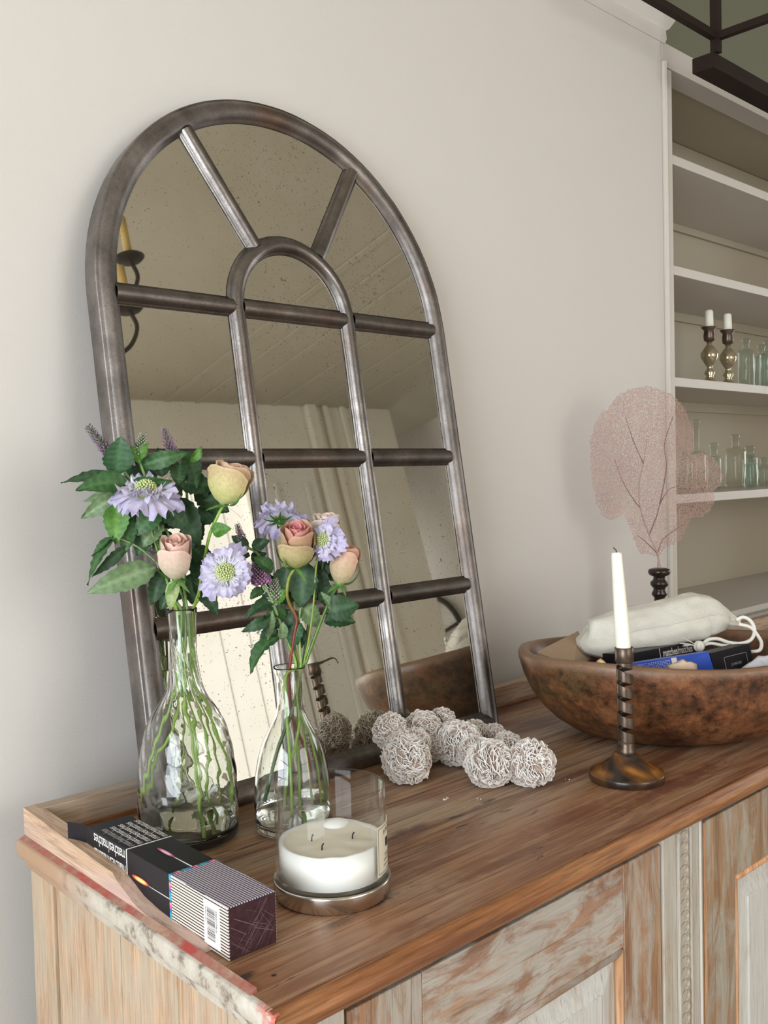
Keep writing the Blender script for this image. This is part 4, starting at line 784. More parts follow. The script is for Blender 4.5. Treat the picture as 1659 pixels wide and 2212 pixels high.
for k in range(34):
    x = random.uniform(.006, .044); z = random.uniform(.006, .040); a = random.choice((random.uniform(.7, 1.2), random.uniform(-.9, -.4))); L_ = random.uniform(.006, .017); wd = random.uniform(.00008, .0003)
    q = [(x - math.cos(a) * L_, z - math.sin(a) * L_), (x + math.cos(a) * L_, z + math.sin(a) * L_)]
    q = [(min(max(u, .002), BW - .002), min(max(v, .002), BH - .002)) for u, v in q]
    mb.add([mxp(q[0][0], -.0006, q[0][1] - wd), mxp(q[1][0], -.0006, q[1][1] - wd), mxp(q[1][0], -.0006, q[1][1] + wd), mxp(q[0][0], -.0006, q[0][1] + wd)], [(0, 1, 2, 3)])
link_mesh('strike_mark', mb, M['scratch'], st, None, 0, None, 'stuff')
# open flap at the far end
mb = MB(); mb.grid([[mxp(0, BL, z), mxp(-.004 + .0, BL + .014, z), mxp(-.010, BL + .026, z)] for z in (.012, BH + .001)]); link_mesh('end_flap', mb, M['blackcard'], MX)
mb = MB(); mb.grid([[mxp(x, BL, BH - .001), mxp(x, BL + .010, BH - .006)] for x in (0, BW)]); link_mesh('end_flap', mb, M['blackcard'], MX)
xd = (mxp(0, 1, 0) - mxp(0, 0, 0)); xa = (mxp(1, 0, 0) - mxp(0, 0, 0))
for i, z in enumerate((.0455, .0300, .0145)):
    link_mesh('lettering', text_mb('matches/matches', .0170, mxp(-e_ * 1.6, .189, z - .0005), xd, (0, 0, -1), .004, .66), M['white_ink'], MX)
for i, x in enumerate((.0085, .0180, .0275, .0370, .0465)):
    link_mesh('lettering', text_mb('matches/matches', .0118, mxp(x + .0025, .190 + (.0, .0, .0, .0, .0)[i], BH + e_ * 1.6), xd, -xa, .006, .88), M['silver_ink'] if i in (0,) else M['white_ink'], MX)
def flame(side, y, zc, L_, c1, c2, c3):
    mb = MB(); n = 20; cc = []
    vs = []; 
    for ring, cr in ((0, c3), (.45, c3), (.75, c2), (1.0, c1)):
        for k in range(n):
            a = 2 * math.pi * k / n; du = L_ * ring * math.cos(a) * (1.0 if math.cos(a) < 0 else 1.1); dw = L_ * .17 * ring * math.sin(a)
            vs.append(mxp(-e_ * 1.4, y + du, zc + dw - du * .0) if side else mxp(zc + dw, y + du, BH + e_ * 1.4)); cc.append(cr)
    mb.add(vs, [(i * n + k, i * n + (k + 1) % n, (i + 1) * n + (k + 1) % n, (i + 1) * n + k) for i in range(3) for k in range(n)], cc)
    link_mesh('printed_flame', mb, M['print'], MX)
t = NT('printed_flame_ink'); t.set(Base_Color=t.col(), Roughness=.35); M['print'] = t.m
flame(False, .150, .024, .016, (.30, .01, .12), (.72, .06, .36), (.92, .78, .88)); flame(True, .158, .024, .017, (.20, .01, .04), (.80, .12, .02), (.95, .75, .25))
for sd in (0, 1):
    a_, b_ = (.024, .0245); 
    p0, p1 = (mxp(a_, .134, BH + e_ * 1.4), mxp(b_, SE + .003, BH + e_ * 1.4)) if sd == 0 else (mxp(-e_ * 1.4, .141, .0235), mxp(-e_ * 1.4, SE + .003, .0235))
    link_mesh('printed_match', MB().tube([p0, p1], .00045, 4), M['white_ink'], MX)
bl = link_mesh('barcode_label', mxbox(-e_ * 1.8, 0, .0135, .040, .004, BH - .003), M['white_ink'], MX)
mb = MB(); z = .0095
while z < .0385:
    h = random.choice((.00028, .00045, .0007)); mb.add([mxp(-e_ * 2.2, .0215, z), mxp(-e_ * 2.2, .0345, z), mxp(-e_ * 2.2, .0345, z + h), mxp(-e_ * 2.2, .0215, z + h)], [(0, 1, 2, 3)]); z += h + random.choice((.0003, .0005, .0008))
link_mesh('barcode', mb, M['ink'], bl, None, 0, None, 'stuff')
link_mesh('lettering', text_mb('9780201379624', .0036, mxp(-e_ * 2.2, .0205, .0385), (0, 0, -1), -xd, .0, .9), M['ink'], bl)
link_mesh('lettering', text_mb('Product 13951', .0028, mxp(-e_ * 2.2, .0375, .0375), (0, 0, -1), -xd, .0, .9), M['ink'], bl)
# ------------------------------------------------------------------ three wick candle on its silver lid
JC = (.6239, .7411, T)
LD = thing('silver_lid', 'round silver metal lid lying upside down under the white candle jar', 'lid', JC)
link_mesh('lid_band', MB().lathe(JC, [(0, .0004), (.056, .0004), (.0588, .003), (.0592, .016), (.0588, .0185), (.0578, .0185), (.0575, .0162), (0, .0160)], 72), M['silver'], LD)
JR = thing('candle_jar', 'glass jar with half burnt white three wick candle standing on a silver lid', 'candle', (JC[0], JC[1], T + .0165))
zb = .0167
link_mesh('glass_jar', MB().lathe(JC, [(0, zb), (.052, zb), (.0556, zb + .0035), (.0560, zb + .010), (.0556, .1065), (.0550, .1085), (.0538, .1085), (.0532, .1065), (.0534, zb + .006), (.051, zb + .0032), (0, zb + .0032)], 96), M['thin'], JR)
mb = MB(); rows = []
n = 72
def waxz(r, a):
    x = r * math.cos(a); y = r * math.sin(a)
    z = .0525 + .0018 * (r / .053) ** 6
    dx, dy = x - .030, y - .024; z += .0030 * math.exp(-((dx * dx + dy * dy) / (.018 ** 2)) ** 1.4)
    z += .0012 * noise.noise(Vector((x * 60, y * 60, 0))); return z
rings = [0, .012, .022, .030, .037, .043, .048, .0525]
vs = [(JC[0], JC[1], T + waxz(0, 0))]
for r in rings[1:]:
    for k in range(n): a = 2 * math.pi * k / n; vs.append((JC[0] + r * math.cos(a), JC[1] + r * math.sin(a), T + waxz(r, a)))
for k in range(n): a = 2 * math.pi * k / n; vs.append((JC[0] + .0525 * math.cos(a), JC[1] + .0525 * math.sin(a), T + zb + .0042))
fs = [(0, 1 + k, 1 + (k + 1) % n) for k in range(n)]; m = len(rings) - 1
for i in range(m - 1): fs += [(1 + i * n + k, 1 + (i + 1) * n + k, 1 + (i + 1) * n + (k + 1) % n, 1 + i * n + (k + 1) % n) for k in range(n)]
mb.add(vs[:1 + (m) * n], fs, None, True); link_mesh('wax_surface', mb, M['wax_top'], JR)
mb = MB(); vv = vs[1 + (m - 2) * n:]; fs = []
for i in range(2): fs += [(i * n + k, (i + 1) * n + k, (i + 1) * n + (k + 1) % n, i * n + (k + 1) % n) for k in range(n)]
fs.append(tuple(2 * n + k for k in range(n))[::-1])
vv = vv[:n] + [(x, y, z + .0001) for x, y, z in vv[n:2 * n]] + vv[2 * n:]
mb.add(vv, fs, None, True); link_mesh('wax', mb, M['wax'], JR)
mb = MB(); mb.ball((JC[0] + .030, JC[1] + .026, T + .0530), .0150, 20, 10, None, (1, .9, .42)); link_mesh('wax_lump', mb, M['wax'], JR)
for dx, dy in ((-.0155, .012), (-.024, -.014), (.017, -.013)):
    x, y = JC[0] + dx, JC[1] + dy; z = T + waxz(math.hypot(dx, dy), math.atan2(dy, dx))
    link_mesh('wick', MB().tube([(x, y, z - .001), (x + .0003, y, z + .004), (x + .0015, y - .001, z + .0065)], .0008, 6), M['wick'], JR)
# curved paper label; angle 0 faces the camera, + to its right
va = math.atan2(-JC[1], -JC[0]); 
def jar_pt(ang, z, r=.0562): a = va + ang; return Vector((JC[0] + r * math.cos(a), JC[1] + r * math.sin(a), T + z))
LA0, LA1 = math.radians(52), math.radians(98); LZ0, LZ1 = .0255, .0745
mb = MB(); mb.grid([[jar_pt(lerp(LA0, LA1, i / 16), z) for i in range(17)] for z in (LZ0, LZ1)]); lb = link_mesh('paper_label', mb, M['label'], JR)
def on_label(mbx, mat, nm):             # wraps flat artwork (u in radians*r, z) round the jar
    mbx.v = [tuple(jar_pt(LA0 + v[0] / .0565, v[2], .0566)) for v in mbx.v]; link_mesh(nm, mbx, mat, lb)
W_ = (LA1 - LA0) * .0565
mb = MB()
for a, b in (((.002, LZ0 + .002), (W_ - .002, LZ0 + .0024)), ((.002, LZ1 - .0024), (W_ - .002, LZ1 - .002)), ((.002, LZ0 + .002), (.0024, LZ1 - .002)), ((W_ - .0024, LZ0 + .002), (W_ - .002, LZ1 - .002))):
    ns = 10
    for i in range(ns): mb.add([(lerp(a[0], b[0], i / ns), 0, a[1]), (lerp(a[0], b[0], (i + 1) / ns), 0, a[1]), (lerp(a[0], b[0], (i + 1) / ns), 0, b[1]), (lerp(a[0], b[0], i / ns), 0, b[1])], [(0, 1, 2, 3)])
on_label(mb, M['ink'], 'printed_border')
mb = MB(); u0 = W_ * .5 - .004
for i in range(4): mb.add([(u0 + i * .002, 0, .0505), (u0 + (i + 1) * .002, 0, .0505), (u0 + (i + 1) * .002, 0, .0590), (u0 + i * .002, 0, .0590)], [(0, 1, 2, 3)])
on_label(mb, M['ink'], 'printed_emblem')
for s_, z, sz in (('Jo Malone', .0650, .0062), ('LIME BASIL', .0420, .0038), ('& MANDARIN', .0375, .0038), ('SCENTED CANDLE', .0325, .0030), ('London', .0285, .0030)):
    on_label(text_mb(s_, sz, (W_ / 2, 0, z), (1, 0, 0), (0, 0, 1), 0.0, .85, 'CENTER'), M['ink'], 'lettering')
# ------------------------------------------------------------------ spiral candlestick
CS = (1.1262, .7186, T)
CK = thing('spiral_candlestick', 'dark iron spiral courting candlestick on a round turned wooden base', 'candlestick', CS)
link_mesh('wooden_base', MB().lathe(CS, [(0, .0005), (.0488, .0005), (.0498, .0015), (.0500, .0092), (.0492, .0108), (.0470, .0118), (.040, .0150), (.031, .0208), (.0225, .027), (.0175, .033), (.0165, .036), (.0120, .0365), (0, .0365)], 72), M['basewood'], CK)
ax = Vector((-.004, .010, 0))           # slight lean
def axis(z): return Vector((CS[0], CS[1], T)) + Vector((-.0022, .0, 0)) * ((z - .036) / .14) + Vector((0, 0, z))
mb = MB(); turns = 6.4; N_ = 220; z0_, z1_ = .036, .166; pitch = (z1_ - z0_) / turns; band = pitch * .66; rows = []
for i in range(N_ + 1):
    f_ = i / N_; a = va + .6 - f_ * turns * 2 * math.pi; zc = lerp(z0_, z1_, f_)
    row = []
    for dr, dz in ((.0108, -.5), (.0108, -.45), (.0110, 0), (.0108, .45), (.0108, .5), (.0094, .5), (.0094, -.5), (.0108, -.5)):
        c_ = axis(zc); row.append(c_ + Vector((dr * math.cos(a), dr * math.sin(a), dz * band)))
    rows.append(row)
mb.grid(rows); link_mesh('iron_spiral', mb, M['iron'], CK)
c_ = axis(.158); link_mesh('socket_ring', MB().lathe(c_, [(.0105, 0), (.0122, .002), (.0122, .020), (.0114, .021), (.0104, .020), (.0104, .002)], 32, closed=True), M['iron'], CK)
c_ = axis(.034); link_mesh('foot_collar', MB().lathe(c_, [(.0090, 0), (.0135, .001), (.0125, .006), (.0108, .012), (.0108, .020), (.0095, .020), (.0090, 0)], 32), M['iron'], CK)
bk_ = Vector((CS[0], CS[1], 0)).normalized()   # away from the camera: the hook and the slider knob only show in the mirror
sd_ = Vector((.80, .60, 0))
p0 = axis(.176) + sd_ * .011
link_mesh('iron_hook', MB().tube(spline([p0, p0 + sd_ * .012 + Vector((0, 0, .002)), p0 + sd_ * .024 + Vector((0, 0, .004)), p0 + sd_ * .031 + Vector((0, 0, .001)), p0 + sd_ * .034 - Vector((0, 0, .008))], 5), [.0026] * 4 + [.0018] * 8 + [.0012] * 9, 6), M['iron'], CK)
p0 = axis(.058) + sd_ * .010
kn = link_mesh('slider_knob', MB().tube([p0, p0 + sd_ * .012], [.0035, .0022], 8), M['iron'], CK)
cc = p0 + sd_ * .017; link_mesh('ring', MB().tube([cc + (sd_ * math.cos(a) + Vector((0, 0, 1)) * math.sin(a)) * .0045 for a in [2 * math.pi * i / 14 for i in range(15)]], .0014, 6, cap=False), M['iron'], kn)
c0 = axis(.1605); tp = Vector((CS[0], CS[1], T)) + Vector((-.0095 * .72, .0095 * .69, .306)); rows_r = [.0094, .0100, .0096, .0088, .0080, .0072, .0068, .0055]
pts = [c0.lerp(tp, f) for f in (0, .15, .35, .55, .75, .92, .985, 1.0)]
cd = thing('taper_candle', 'tall unlit white taper candle standing in the spiral iron candlestick', 'candle', tuple(c0))
link_mesh('taper', MB().tube(pts, rows_r, 28), M['wax_w'], cd)
link_mesh('wick', MB().tube([tp, tp + Vector((-.0005, 0, .003)), tp + Vector((-.0030, .0025, .0065))], .0007, 6), M['wick'], cd)
# ------------------------------------------------------------------ carved wooden bowl (slightly oval) and what is in it
BCX, BCY = D['bowl_c']; er = Vector((.7222, -.6914, 0)).normalized(); ef = Vector((-er.y, er.x, 0))
def bowl_surface(prof, n=96, thick=0):
    rows = []
    for r, z in prof:
        row = []
        for k in range(n + 1):
            a = 2 * math.pi * k / n; w1 = 1 + .010 * math.sin(2 * a + 1) + .006 * math.sin(3 * a)
            p = Vector((BCX, BCY, T + z)) + er * (.966 * r * w1 * math.cos(a)) + ef * (.966 * r * w1 * .75 * math.sin(a))
            p.z += (z / .13) * (.0025 * math.sin(2 * a + .5) + .0015 * math.sin(5 * a)); row.append(p)
        rows.append(row)
    return rows
bo = [(0, .0004), (.10, .0004), (.135, .003), (.165, .012), (.190, .028), (.210, .046), (.228, .070), (.240, .095), (.247, .118), (.249, .128), (.246, .134), (.239, .1355), (.232, .132), (.226, .120), (.218, .098), (.205, .072), (.185, .046), (.150, .026), (.10, .017), (0, .014)]
BW_ = thing('carved_wooden_bowl', 'large brown carved wooden bowl holding a canvas bag, boxes and papers', 'bowl', (BCX, BCY, T))
link_mesh('bowl_body', MB().grid(bowl_surface(bo)), M['bowl'], BW_)
V3 = Vector
def slab(pts, th, back=None):
    """four corners of a front face (top-left, top-right, bottom-right, bottom-left) made into a box going away from the viewer"""
    p = [V3(q) for q in pts]; nrm = (p[1] - p[0]).cross(p[3] - p[0]).normalized()
    if nrm.dot(p[0] - V3((0, 0, 1.32))) < 0: nrm = -nrm
    if back: nrm = V3(back)
    return MB().hexa(p, [q + nrm * th for q in p])
def fquad(pts, u0, v0, u1, v1, off=-.0004):
    p = [V3(q) for q in pts]; nrm = (p[1] - p[0]).cross(p[3] - p[0]).normalized()
    if nrm.dot(p[0] - V3((0, 0, 1.32))) < 0: nrm = -nrm
    f = lambda u, v: p[0].lerp(p[1], u).lerp(p[3].lerp(p[2], u), v) + nrm * off
    return MB().add([f(u0, v0), f(u1, v0), f(u1, v1), f(u0, v1)], [(0, 1, 2, 3)])
def frame_of(pts):
    p = [V3(q) for q in pts]; x = (p[1] - p[0]).normalized(); y = (p[0] - p[3]); y = (y - x * y.dot(x)).normalized()
    nrm = x.cross(y); nrm = nrm if nrm.dot(p[0] - V3((0, 0, 1.32))) < 0 else nrm
    return p, x, y
k = thing('kraft_box', 'plain brown cardboard box leaning inside the bowl at its left', 'box', D['kraft'][3])
link_mesh('card', slab(D['kraft'], .018), M['kraft'], k, None, .001)
k = thing('black_match_box', 'black match box with white lettering lying under the canvas bag', 'match box', D['matches'][3])
q = D['matches']; link_mesh('card', slab(q, .045), M['blackcard'], k, None, .001)
link_mesh('white_line', fquad(q, .42, .02, .428, .98), M['white_ink'], k)
p, x, y = frame_of(q); o_ = p[0].lerp(p[1], .46).lerp(p[3].lerp(p[2], .46), .64) - (p[0] - V3((0, 0, 1.32))).normalized() * .0008
link_mesh('lettering', text_mb('matches/matches', .0165, o_, x, y, .016, .85), M['white_ink'], k)
k = thing('blue_box', 'bright blue flat box with fine white print standing against the bowl rim', 'box', D['blue'][3])
q = D['blue']; link_mesh('card', slab(q, .014), M['bluecard'], k, None, .0008)
link_mesh('white_square', fquad(q, .50, .02, .57, .50), M['white_ink'], k)
p, x, y = frame_of(q); mb = MB()
for r_ in range(6):
    u = .05
    while u < .47:
        du = random.uniform(.01, .03); v = .10 + r_ * .07; b_ = fquad(q, u, v, min(u + du, .48), v + .022, -.0005); mb.add(b_.v, b_.f); u += du + .012
link_mesh('small_print', mb, M['white_ink'], k, None, 0, None, 'stuff')
k = thing('black_gift_box', 'small black box with a fine silver square printed on its face, right in the bowl', 'box', D['black'][3])
q = D['black']; link_mesh('card', slab(q, .030), M['blackcard'], k, None, .001)
mb = MB()
for u0, v0, u1, v1 in ((.28, .26, .86, .275), (.28, .92, .86, .935), (.28, .26, .29, .93), (.85, .26, .86, .93)): b_ = fquad(q, u0, v0, u1, v1, -.0005); mb.add(b_.v, b_.f)
link_mesh('printed_square', mb, M['silver_ink'], k)
p, x, y = frame_of(q); o_ = p[0].lerp(p[1], .57).lerp(p[3].lerp(p[2], .57), .62) - (p[0] - V3((0, 0, 1.32))).normalized() * .0008
link_mesh('lettering', text_mb('JO MALONE', .0055, o_, x, y, .0, .9, 'CENTER'), M['silver_ink'], k)
def crumple(name, pts, mat, label, cat, seed, th=.006):
    cpt = sum((V3(p) for p in pts), V3()) / len(pts); mb = MB(); n = len(pts); vs = []
    rd = random.Random(seed); nn = (cpt - V3((0, 0, 1.32))).normalized(); dense = []
    for i in range(n):
        for t in (0, .33, .66): dense.append(V3(pts[i]).lerp(V3(pts[(i + 1) % n]), t))
    m = len(dense)
    for f, g_ in ((1, 0), (.75, .004), (.4, .006)):
        for p in dense: vs.append(cpt.lerp(p, f) - nn * (g_ + rd.uniform(-.003, .003)) + V3((0, 0, rd.uniform(-.0012, .0012))))
    vs.append(cpt - nn * .006); vs.append(cpt + nn * th)
    fs = []
    for r_ in range(2): fs += [(r_ * m + i, r_ * m + (i + 1) % m, (r_ + 1) * m + (i + 1) % m, (r_ + 1) * m + i) for i in range(m)]
    fs += [(2 * m + i, 2 * m + (i + 1) % m, 3 * m) for i in range(m)] + [((i + 1) % m, i, 3 * m + 1) for i in range(m)]
    mb.add(vs, fs, None, True); return tag(link_mesh(name, mb, mat, None, pts[-1]), label, cat)
crumple('crumpled_paper', D['beige'], M['beige'], 'crumpled beige tissue paper in front of the blue box in the bowl', 'paper', 1)
crumple('paper_envelope', D['tan'], M['tan'], 'pointed tan paper corner sticking up behind the spiral candlestick', 'paper', 2, .003)
crumple('white_tissue', D['white'], M['whitecloth'], 'white tissue at the right edge of the bowl beside the small black box', 'tissue', 3, .02)
# canvas drawstring bag
bg = D['bag']; BG = thing('canvas_drawstring_bag', 'long cream canvas drawstring bag lying across the top of the bowl', 'bag', bg[4][:3])
SC_ = [(.9, .12), (.62, .50), (.30, .86), (-.15, 1.0), (-.7, .78), (-1.0, .1), (-.95, -.7), (-.5, -1.0), (.45, -1.0), (.88, -.78), (1.0, -.25)]; nb = 44
SECT = []
for k_ in range(nb):
    f_ = k_ / nb * len(SC_); a_, b_ = SC_[int(f_) % len(SC_)], SC_[(int(f_) + 1) % len(SC_)]; SECT.append((lerp(a_[0], b_[0], f_ % 1), lerp(a_[1], b_[1], f_ % 1)))
rows = []; fine = []
for i in range(len(bg) - 1):
    for t in (0, .25, .5, .75): fine.append(tuple(lerp(bg[i][j], bg[i + 1][j], t) for j in range(4)))
fine.append(bg[-1]); L_ = len(fine)
for i, (x, y, z, h) in enumerate(fine):
    c_ = V3((x, y, z)); a = V3(fine[max(i - 2, 0)][:3]); b = V3(fine[min(i + 2, L_ - 1)][:3]); d = (b - a).normalized(); up = V3((0, 0, 1)); up = (up - d * up.dot(d)).normalized(); sd = d.cross(up)
    g_ = max(0, (i / L_ - .72) / .28); wdt = h * lerp(1.15, .9, g_) + .006 * (1 - g_); row = []
    if i < 3: wdt *= .8 + .08 * i
    for k_ in range(nb + 1):
        ps, pu = SECT[k_ % nb]; rnd_ = max(0, (g_ - .15) / .85); t = 2 * math.pi * (k_ % nb) / nb
        ps = lerp(ps, math.cos(t), rnd_); pu = lerp(pu, math.sin(t), rnd_)
        wr = 1 + .07 * noise.noise(V3((c_.x * 30, t * 1.4 + c_.x * 10, 3))) + .035 * noise.noise(V3((c_.x * 80, t * 3, 8))) + g_ * .20 * math.sin(t * 9 + i * .2)
        wr += .07 * math.sin(t * 3 + c_.x * 55) * math.exp(-((i / L_ - .12) / .12) ** 2)
        row.append(c_ + sd * (wdt * ps * wr) + up * (h * pu * wr))
    rows.append(row)
mb = MB().grid(rows); mb.add([p for p in rows[0][:-1]], [tuple(range(nb))]); mb.add([p for p in rows[-1][:-1]], [tuple(range(nb - 1, -1, -1))])
link_mesh('bag_body', mb, M['canvas'], BG)
link_mesh('seam', MB().tube([rows[i][0] + (rows[i][0] - V3(fine[i][:3])).normalized() * .0002 for i in range(6, L_ - 10)], .0006, 5), M['canvas'], BG)
link_mesh('drawstring', MB().tube(spline(D['cords'][0], 6), .0029, 8), M['cord'], BG)
link_mesh('drawstring', MB().tube(spline(D['cords'][1], 6), .0029, 8), M['cord'], BG)
link_mesh('drawstring', MB().tube(spline(D['cords'][2], 6), .0027, 8), M['cord'], BG)
kc = V3(D['knot']); mb = MB()
for a in (0, 1.1, 2.2): mb.tube([kc + (er * math.cos(t) * math.cos(a) + V3((0, 0, 1)) * math.sin(t) + ef * math.cos(t) * math.sin(a)) * .0058 for t in [2 * math.pi * i / 16 for i in range(17)]], .0034, 7)
mb.ball(kc, .0055); kn = link_mesh('knot', mb, M['cord'], BG)
mb = MB()
for j in range(7): o1 = V3((random.uniform(-.002, .002), random.uniform(-.002, .002), random.uniform(-.003, .003))); mb.tube([V3(D['tassel'][0]), V3(D['tassel'][1]) + o1, V3(D['tassel'][2]) + o1 * 2.4], .0008, 4)
link_mesh('tassel', mb, M['cord'], BG)
# ------------------------------------------------------------------ sea fan on its turned stand
FX, FY_, FZ = D['fan_foot']; SF = thing('sea_fan', 'pale pink lacy sea fan mounted on a black turned stand behind the bowl', 'sea fan', (FX, FY_, T))
sp = [(0, .0005), (.040, .0005), (.041, .006), (.034, .011), (.030, .016), (.018, .022), (.012, .034), (.014, .046), (.020, .060), (.0215, .085), (.020, .105), (.0165, .125), (.0125, .140), (.0105, .150), (.0105, .155), (.0150, .160), (.0155, .164), (.0120, .170), (.0118, .174), (.0175, .180), (.0178, .186), (.0125, .191), (.0110, .197), (.0200, .201), (.0222, .207), (.0205, .212), (.012, .2145), (0, .215)]
link_mesh('turned_stand', MB().lathe((FX, FY_, T), sp, 40), M['ebony'], SF)
fu, fn_ = er, ef
def fp(u, v): return V3((FX, FY_, FZ)) + fu * u + V3((0, 0, 1)) * v + fn_ * (.012 * math.sin(u * 14) + .008 * math.sin(v * 18) + .006 * noise.noise(V3((u * 20, v * 20, 0))))
poly = D['fan']
def inside(u, v):
    c = False; n = len(poly); j = n - 1
    for i in range(n):
        (xi, yi), (xj, yj) = poly[i], poly[j]
        if ((yi > v) != (yj > v)) and (u < (xj - xi) * (v - yi) / (yj - yi) + xi): c = not c
        j = i
    return c
# lattice: a jittered honeycomb, each cell edge a fine three-sided strand
cell = .0030; rf = random.Random(5); nodes = {}; strands = MB()
def node(i, j):
    if (i, j) not in nodes:
        x = (i + (.5 if j % 2 else 0)) * cell * 1.0; y = j * cell * .88
        u = x + rf.uniform(-.38, .38) * cell; v = y + rf.uniform(-.38, .38) * cell
        jag = .0025 * noise.noise(V3((u * 160, v * 160, 4)))
        nodes[(i, j)] = (u, v, inside(u + jag, v - jag))
    return nodes[(i, j)]
us_ = [p[0] for p in poly]; vs2 = [p[1] for p in poly]
i0, i1 = int(min(us_) / cell) - 2, int(max(us_) / cell) + 2; j0, j1 = int(min(vs2) / (cell * .88)) - 1, int(max(vs2) / (cell * .88)) + 2
sv = []; sf = []; sc = []
def strand(a, b, wd, c1):
    d = (b - a)
    if d.length < 1e-6: return
    s_ = d.cross(fn_).normalized() * wd; f_ = fn_ * wd; k0 = len(sv)
    for p in (a, b): sv.extend([tuple(p + s_), tuple(p - s_), tuple(p - f_)]); sc.extend([c1, c1, c1])
    sf.extend([(k0, k0 + 1, k0 + 4, k0 + 3), (k0 + 1, k0 + 2, k0 + 5, k0 + 4), (k0 + 2, k0, k0 + 3, k0 + 5)])
for j in range(j0, j1):
    for i in range(i0, i1):
        a = node(i, j)
        if not a[2]: continue
        for di, dj in ((1, 0), (0 + (j % 2), 1), (-1 + (j % 2), 1)):
            b = node(i + di, j + dj)
            if not b[2] or rf.random() < .27: continue
            tn = .5 + .5 * noise.noise(V3((a[0] * 22, a[1] * 22, 9)))
            col = (lerp(.40, .55, tn), lerp(.22, .36, tn), lerp(.20, .29, tn)); wd = .00028 * rf.uniform(.8, 1.3)
            strand(fp(a[0], a[1]), fp(b[0], b[1]), wd, col)
strands.add(sv, sf, sc); link_mesh('lattice', strands, M['fan'], SF, None, 0, None, 'stuff')
for b in D['fanbr']:
    pts = spline([fp(u, v) - fn_ * .0008 for u, v in b], 5); m = len(pts); main = b is D['fanbr'][0]
    link_mesh('branch', MB().tube(pts, [lerp(.0021 if main else .0012, .0005, i / m) for i in range(m)], 6, True, (.24, .13, .13) if not main else (.42, .27, .25)), M['fan'], SF)
link_mesh('holdfast', MB().tube([fp(0, -.004), fp(0, .004), fp(-.001, .010)], [.004, .0035, .002], 8, True, (.45, .30, .27)), M['fan'], SF)
# ------------------------------------------------------------------ desert rose cluster
DR = thing('desert_rose_cluster', 'arched cluster of white edged desert rose crystals lying in front of the mirror', 'mineral', (1.02, .90, T))
rd = random.Random(11)
for (x, y, z, r) in D['desert']:
    r *= 1.07
    mb = MB(); c = V3((x, y, z)); mb.ball(c, r * .86, 16, 10, (.46, .33, .26))
    pole = V3((rd.uniform(-.5, .2), -.75 + rd.uniform(-.3, .3), .55 + rd.uniform(-.3, .3))).normalized(); nbld = int(620 * (r / .028) ** 1.1)
    for k_ in range(nbld):
        zz = 1 - 2 * (k_ + .5) / nbld; ph = k_ * 2.399963; rr = math.sqrt(1 - zz * zz); n_ = V3((rr * math.cos(ph), rr * math.sin(ph), zz))
        n_ = (n_ + V3((rd.uniform(-.1, .1), rd.uniform(-.1, .1), rd.uniform(-.1, .1)))).normalized()
        if n_.z * r + z < T + .001 - r * .1 or n_.y > .85: continue
        t_ = pole.cross(n_)
        if t_.length < .15: t_ = n_.orthogonal()
        t_.normalize(); t_ = (Matrix.Rotation(2.6 * noise.noise(n_ * 2.1 + c * 40) + rd.gauss(0, .22), 3, n_) @ t_); b_ = n_.cross(t_)
        lean = rd.gauss(0, .35); nd = (n_ + b_ * lean).normalized(); wd = r * rd.uniform(.11, .27); h1 = r * rd.uniform(.95, 1.06); cur = rd.uniform(-.45, .45); thk = r * .015
        ns = 6; fr_, bk2, cl = [], [], []
        for q_ in range(ns + 1):
            s_ = -1 + 2 * q_ / ns; top = h1 - r * .12 * s_ * s_; p0 = c + nd * (r * .80) + t_ * (wd * s_ * .9) + b_ * (cur * wd * s_ * s_); top *= 1 + .12 * noise.noise(n_ * 1.6 + c * 30); p1 = c + nd * top + t_ * (wd * s_) + b_ * (cur * wd * s_ * s_)
            if p1.z < T + .001: p1.z = T + .001
            if p0.z < T + .001: p0.z = T + .001
            pm = p0.lerp(p1, .84)
            for o_ in (-1, 1):
                off = b_ * (thk * o_); (fr_ if o_ < 0 else bk2).append((p0 + off * .8, pm + off, p1 + off))
        vs = []; cs = []; e1 = (.97, .955, .94); e0 = (.34, .23, .17); em = (.68, .58, .51)  # tan mineral bases, darkened further to put shade between the blades
        for P_ in (fr_, bk2):
            for a, b, d in P_: vs += [a, b, d]; cs += [e0, em, e1]
        m = ns + 1; fs = []
        for i in range(ns):
            for h_ in (0, 1):
                fs.append((i * 3 + h_, (i + 1) * 3 + h_, (i + 1) * 3 + h_ + 1, i * 3 + h_ + 1)); o2 = m * 3; fs.append((o2 + i * 3 + h_, o2 + i * 3 + h_ + 1, o2 + (i + 1) * 3 + h_ + 1, o2 + (i + 1) * 3 + h_))
            fs.append((i * 3 + 2, (i + 1) * 3 + 2, m * 3 + (i + 1) * 3 + 2, m * 3 + i * 3 + 2))
        fs.append((0, 1, 2, m * 3 + 2, m * 3 + 1, m * 3)); e_i = ns * 3; fs.append((e_i, m * 3 + e_i, m * 3 + e_i + 1, m * 3 + e_i + 2, e_i + 2, e_i + 1))
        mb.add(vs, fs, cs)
    link_mesh('crystal_rosette', mb, M['mineral'], DR)
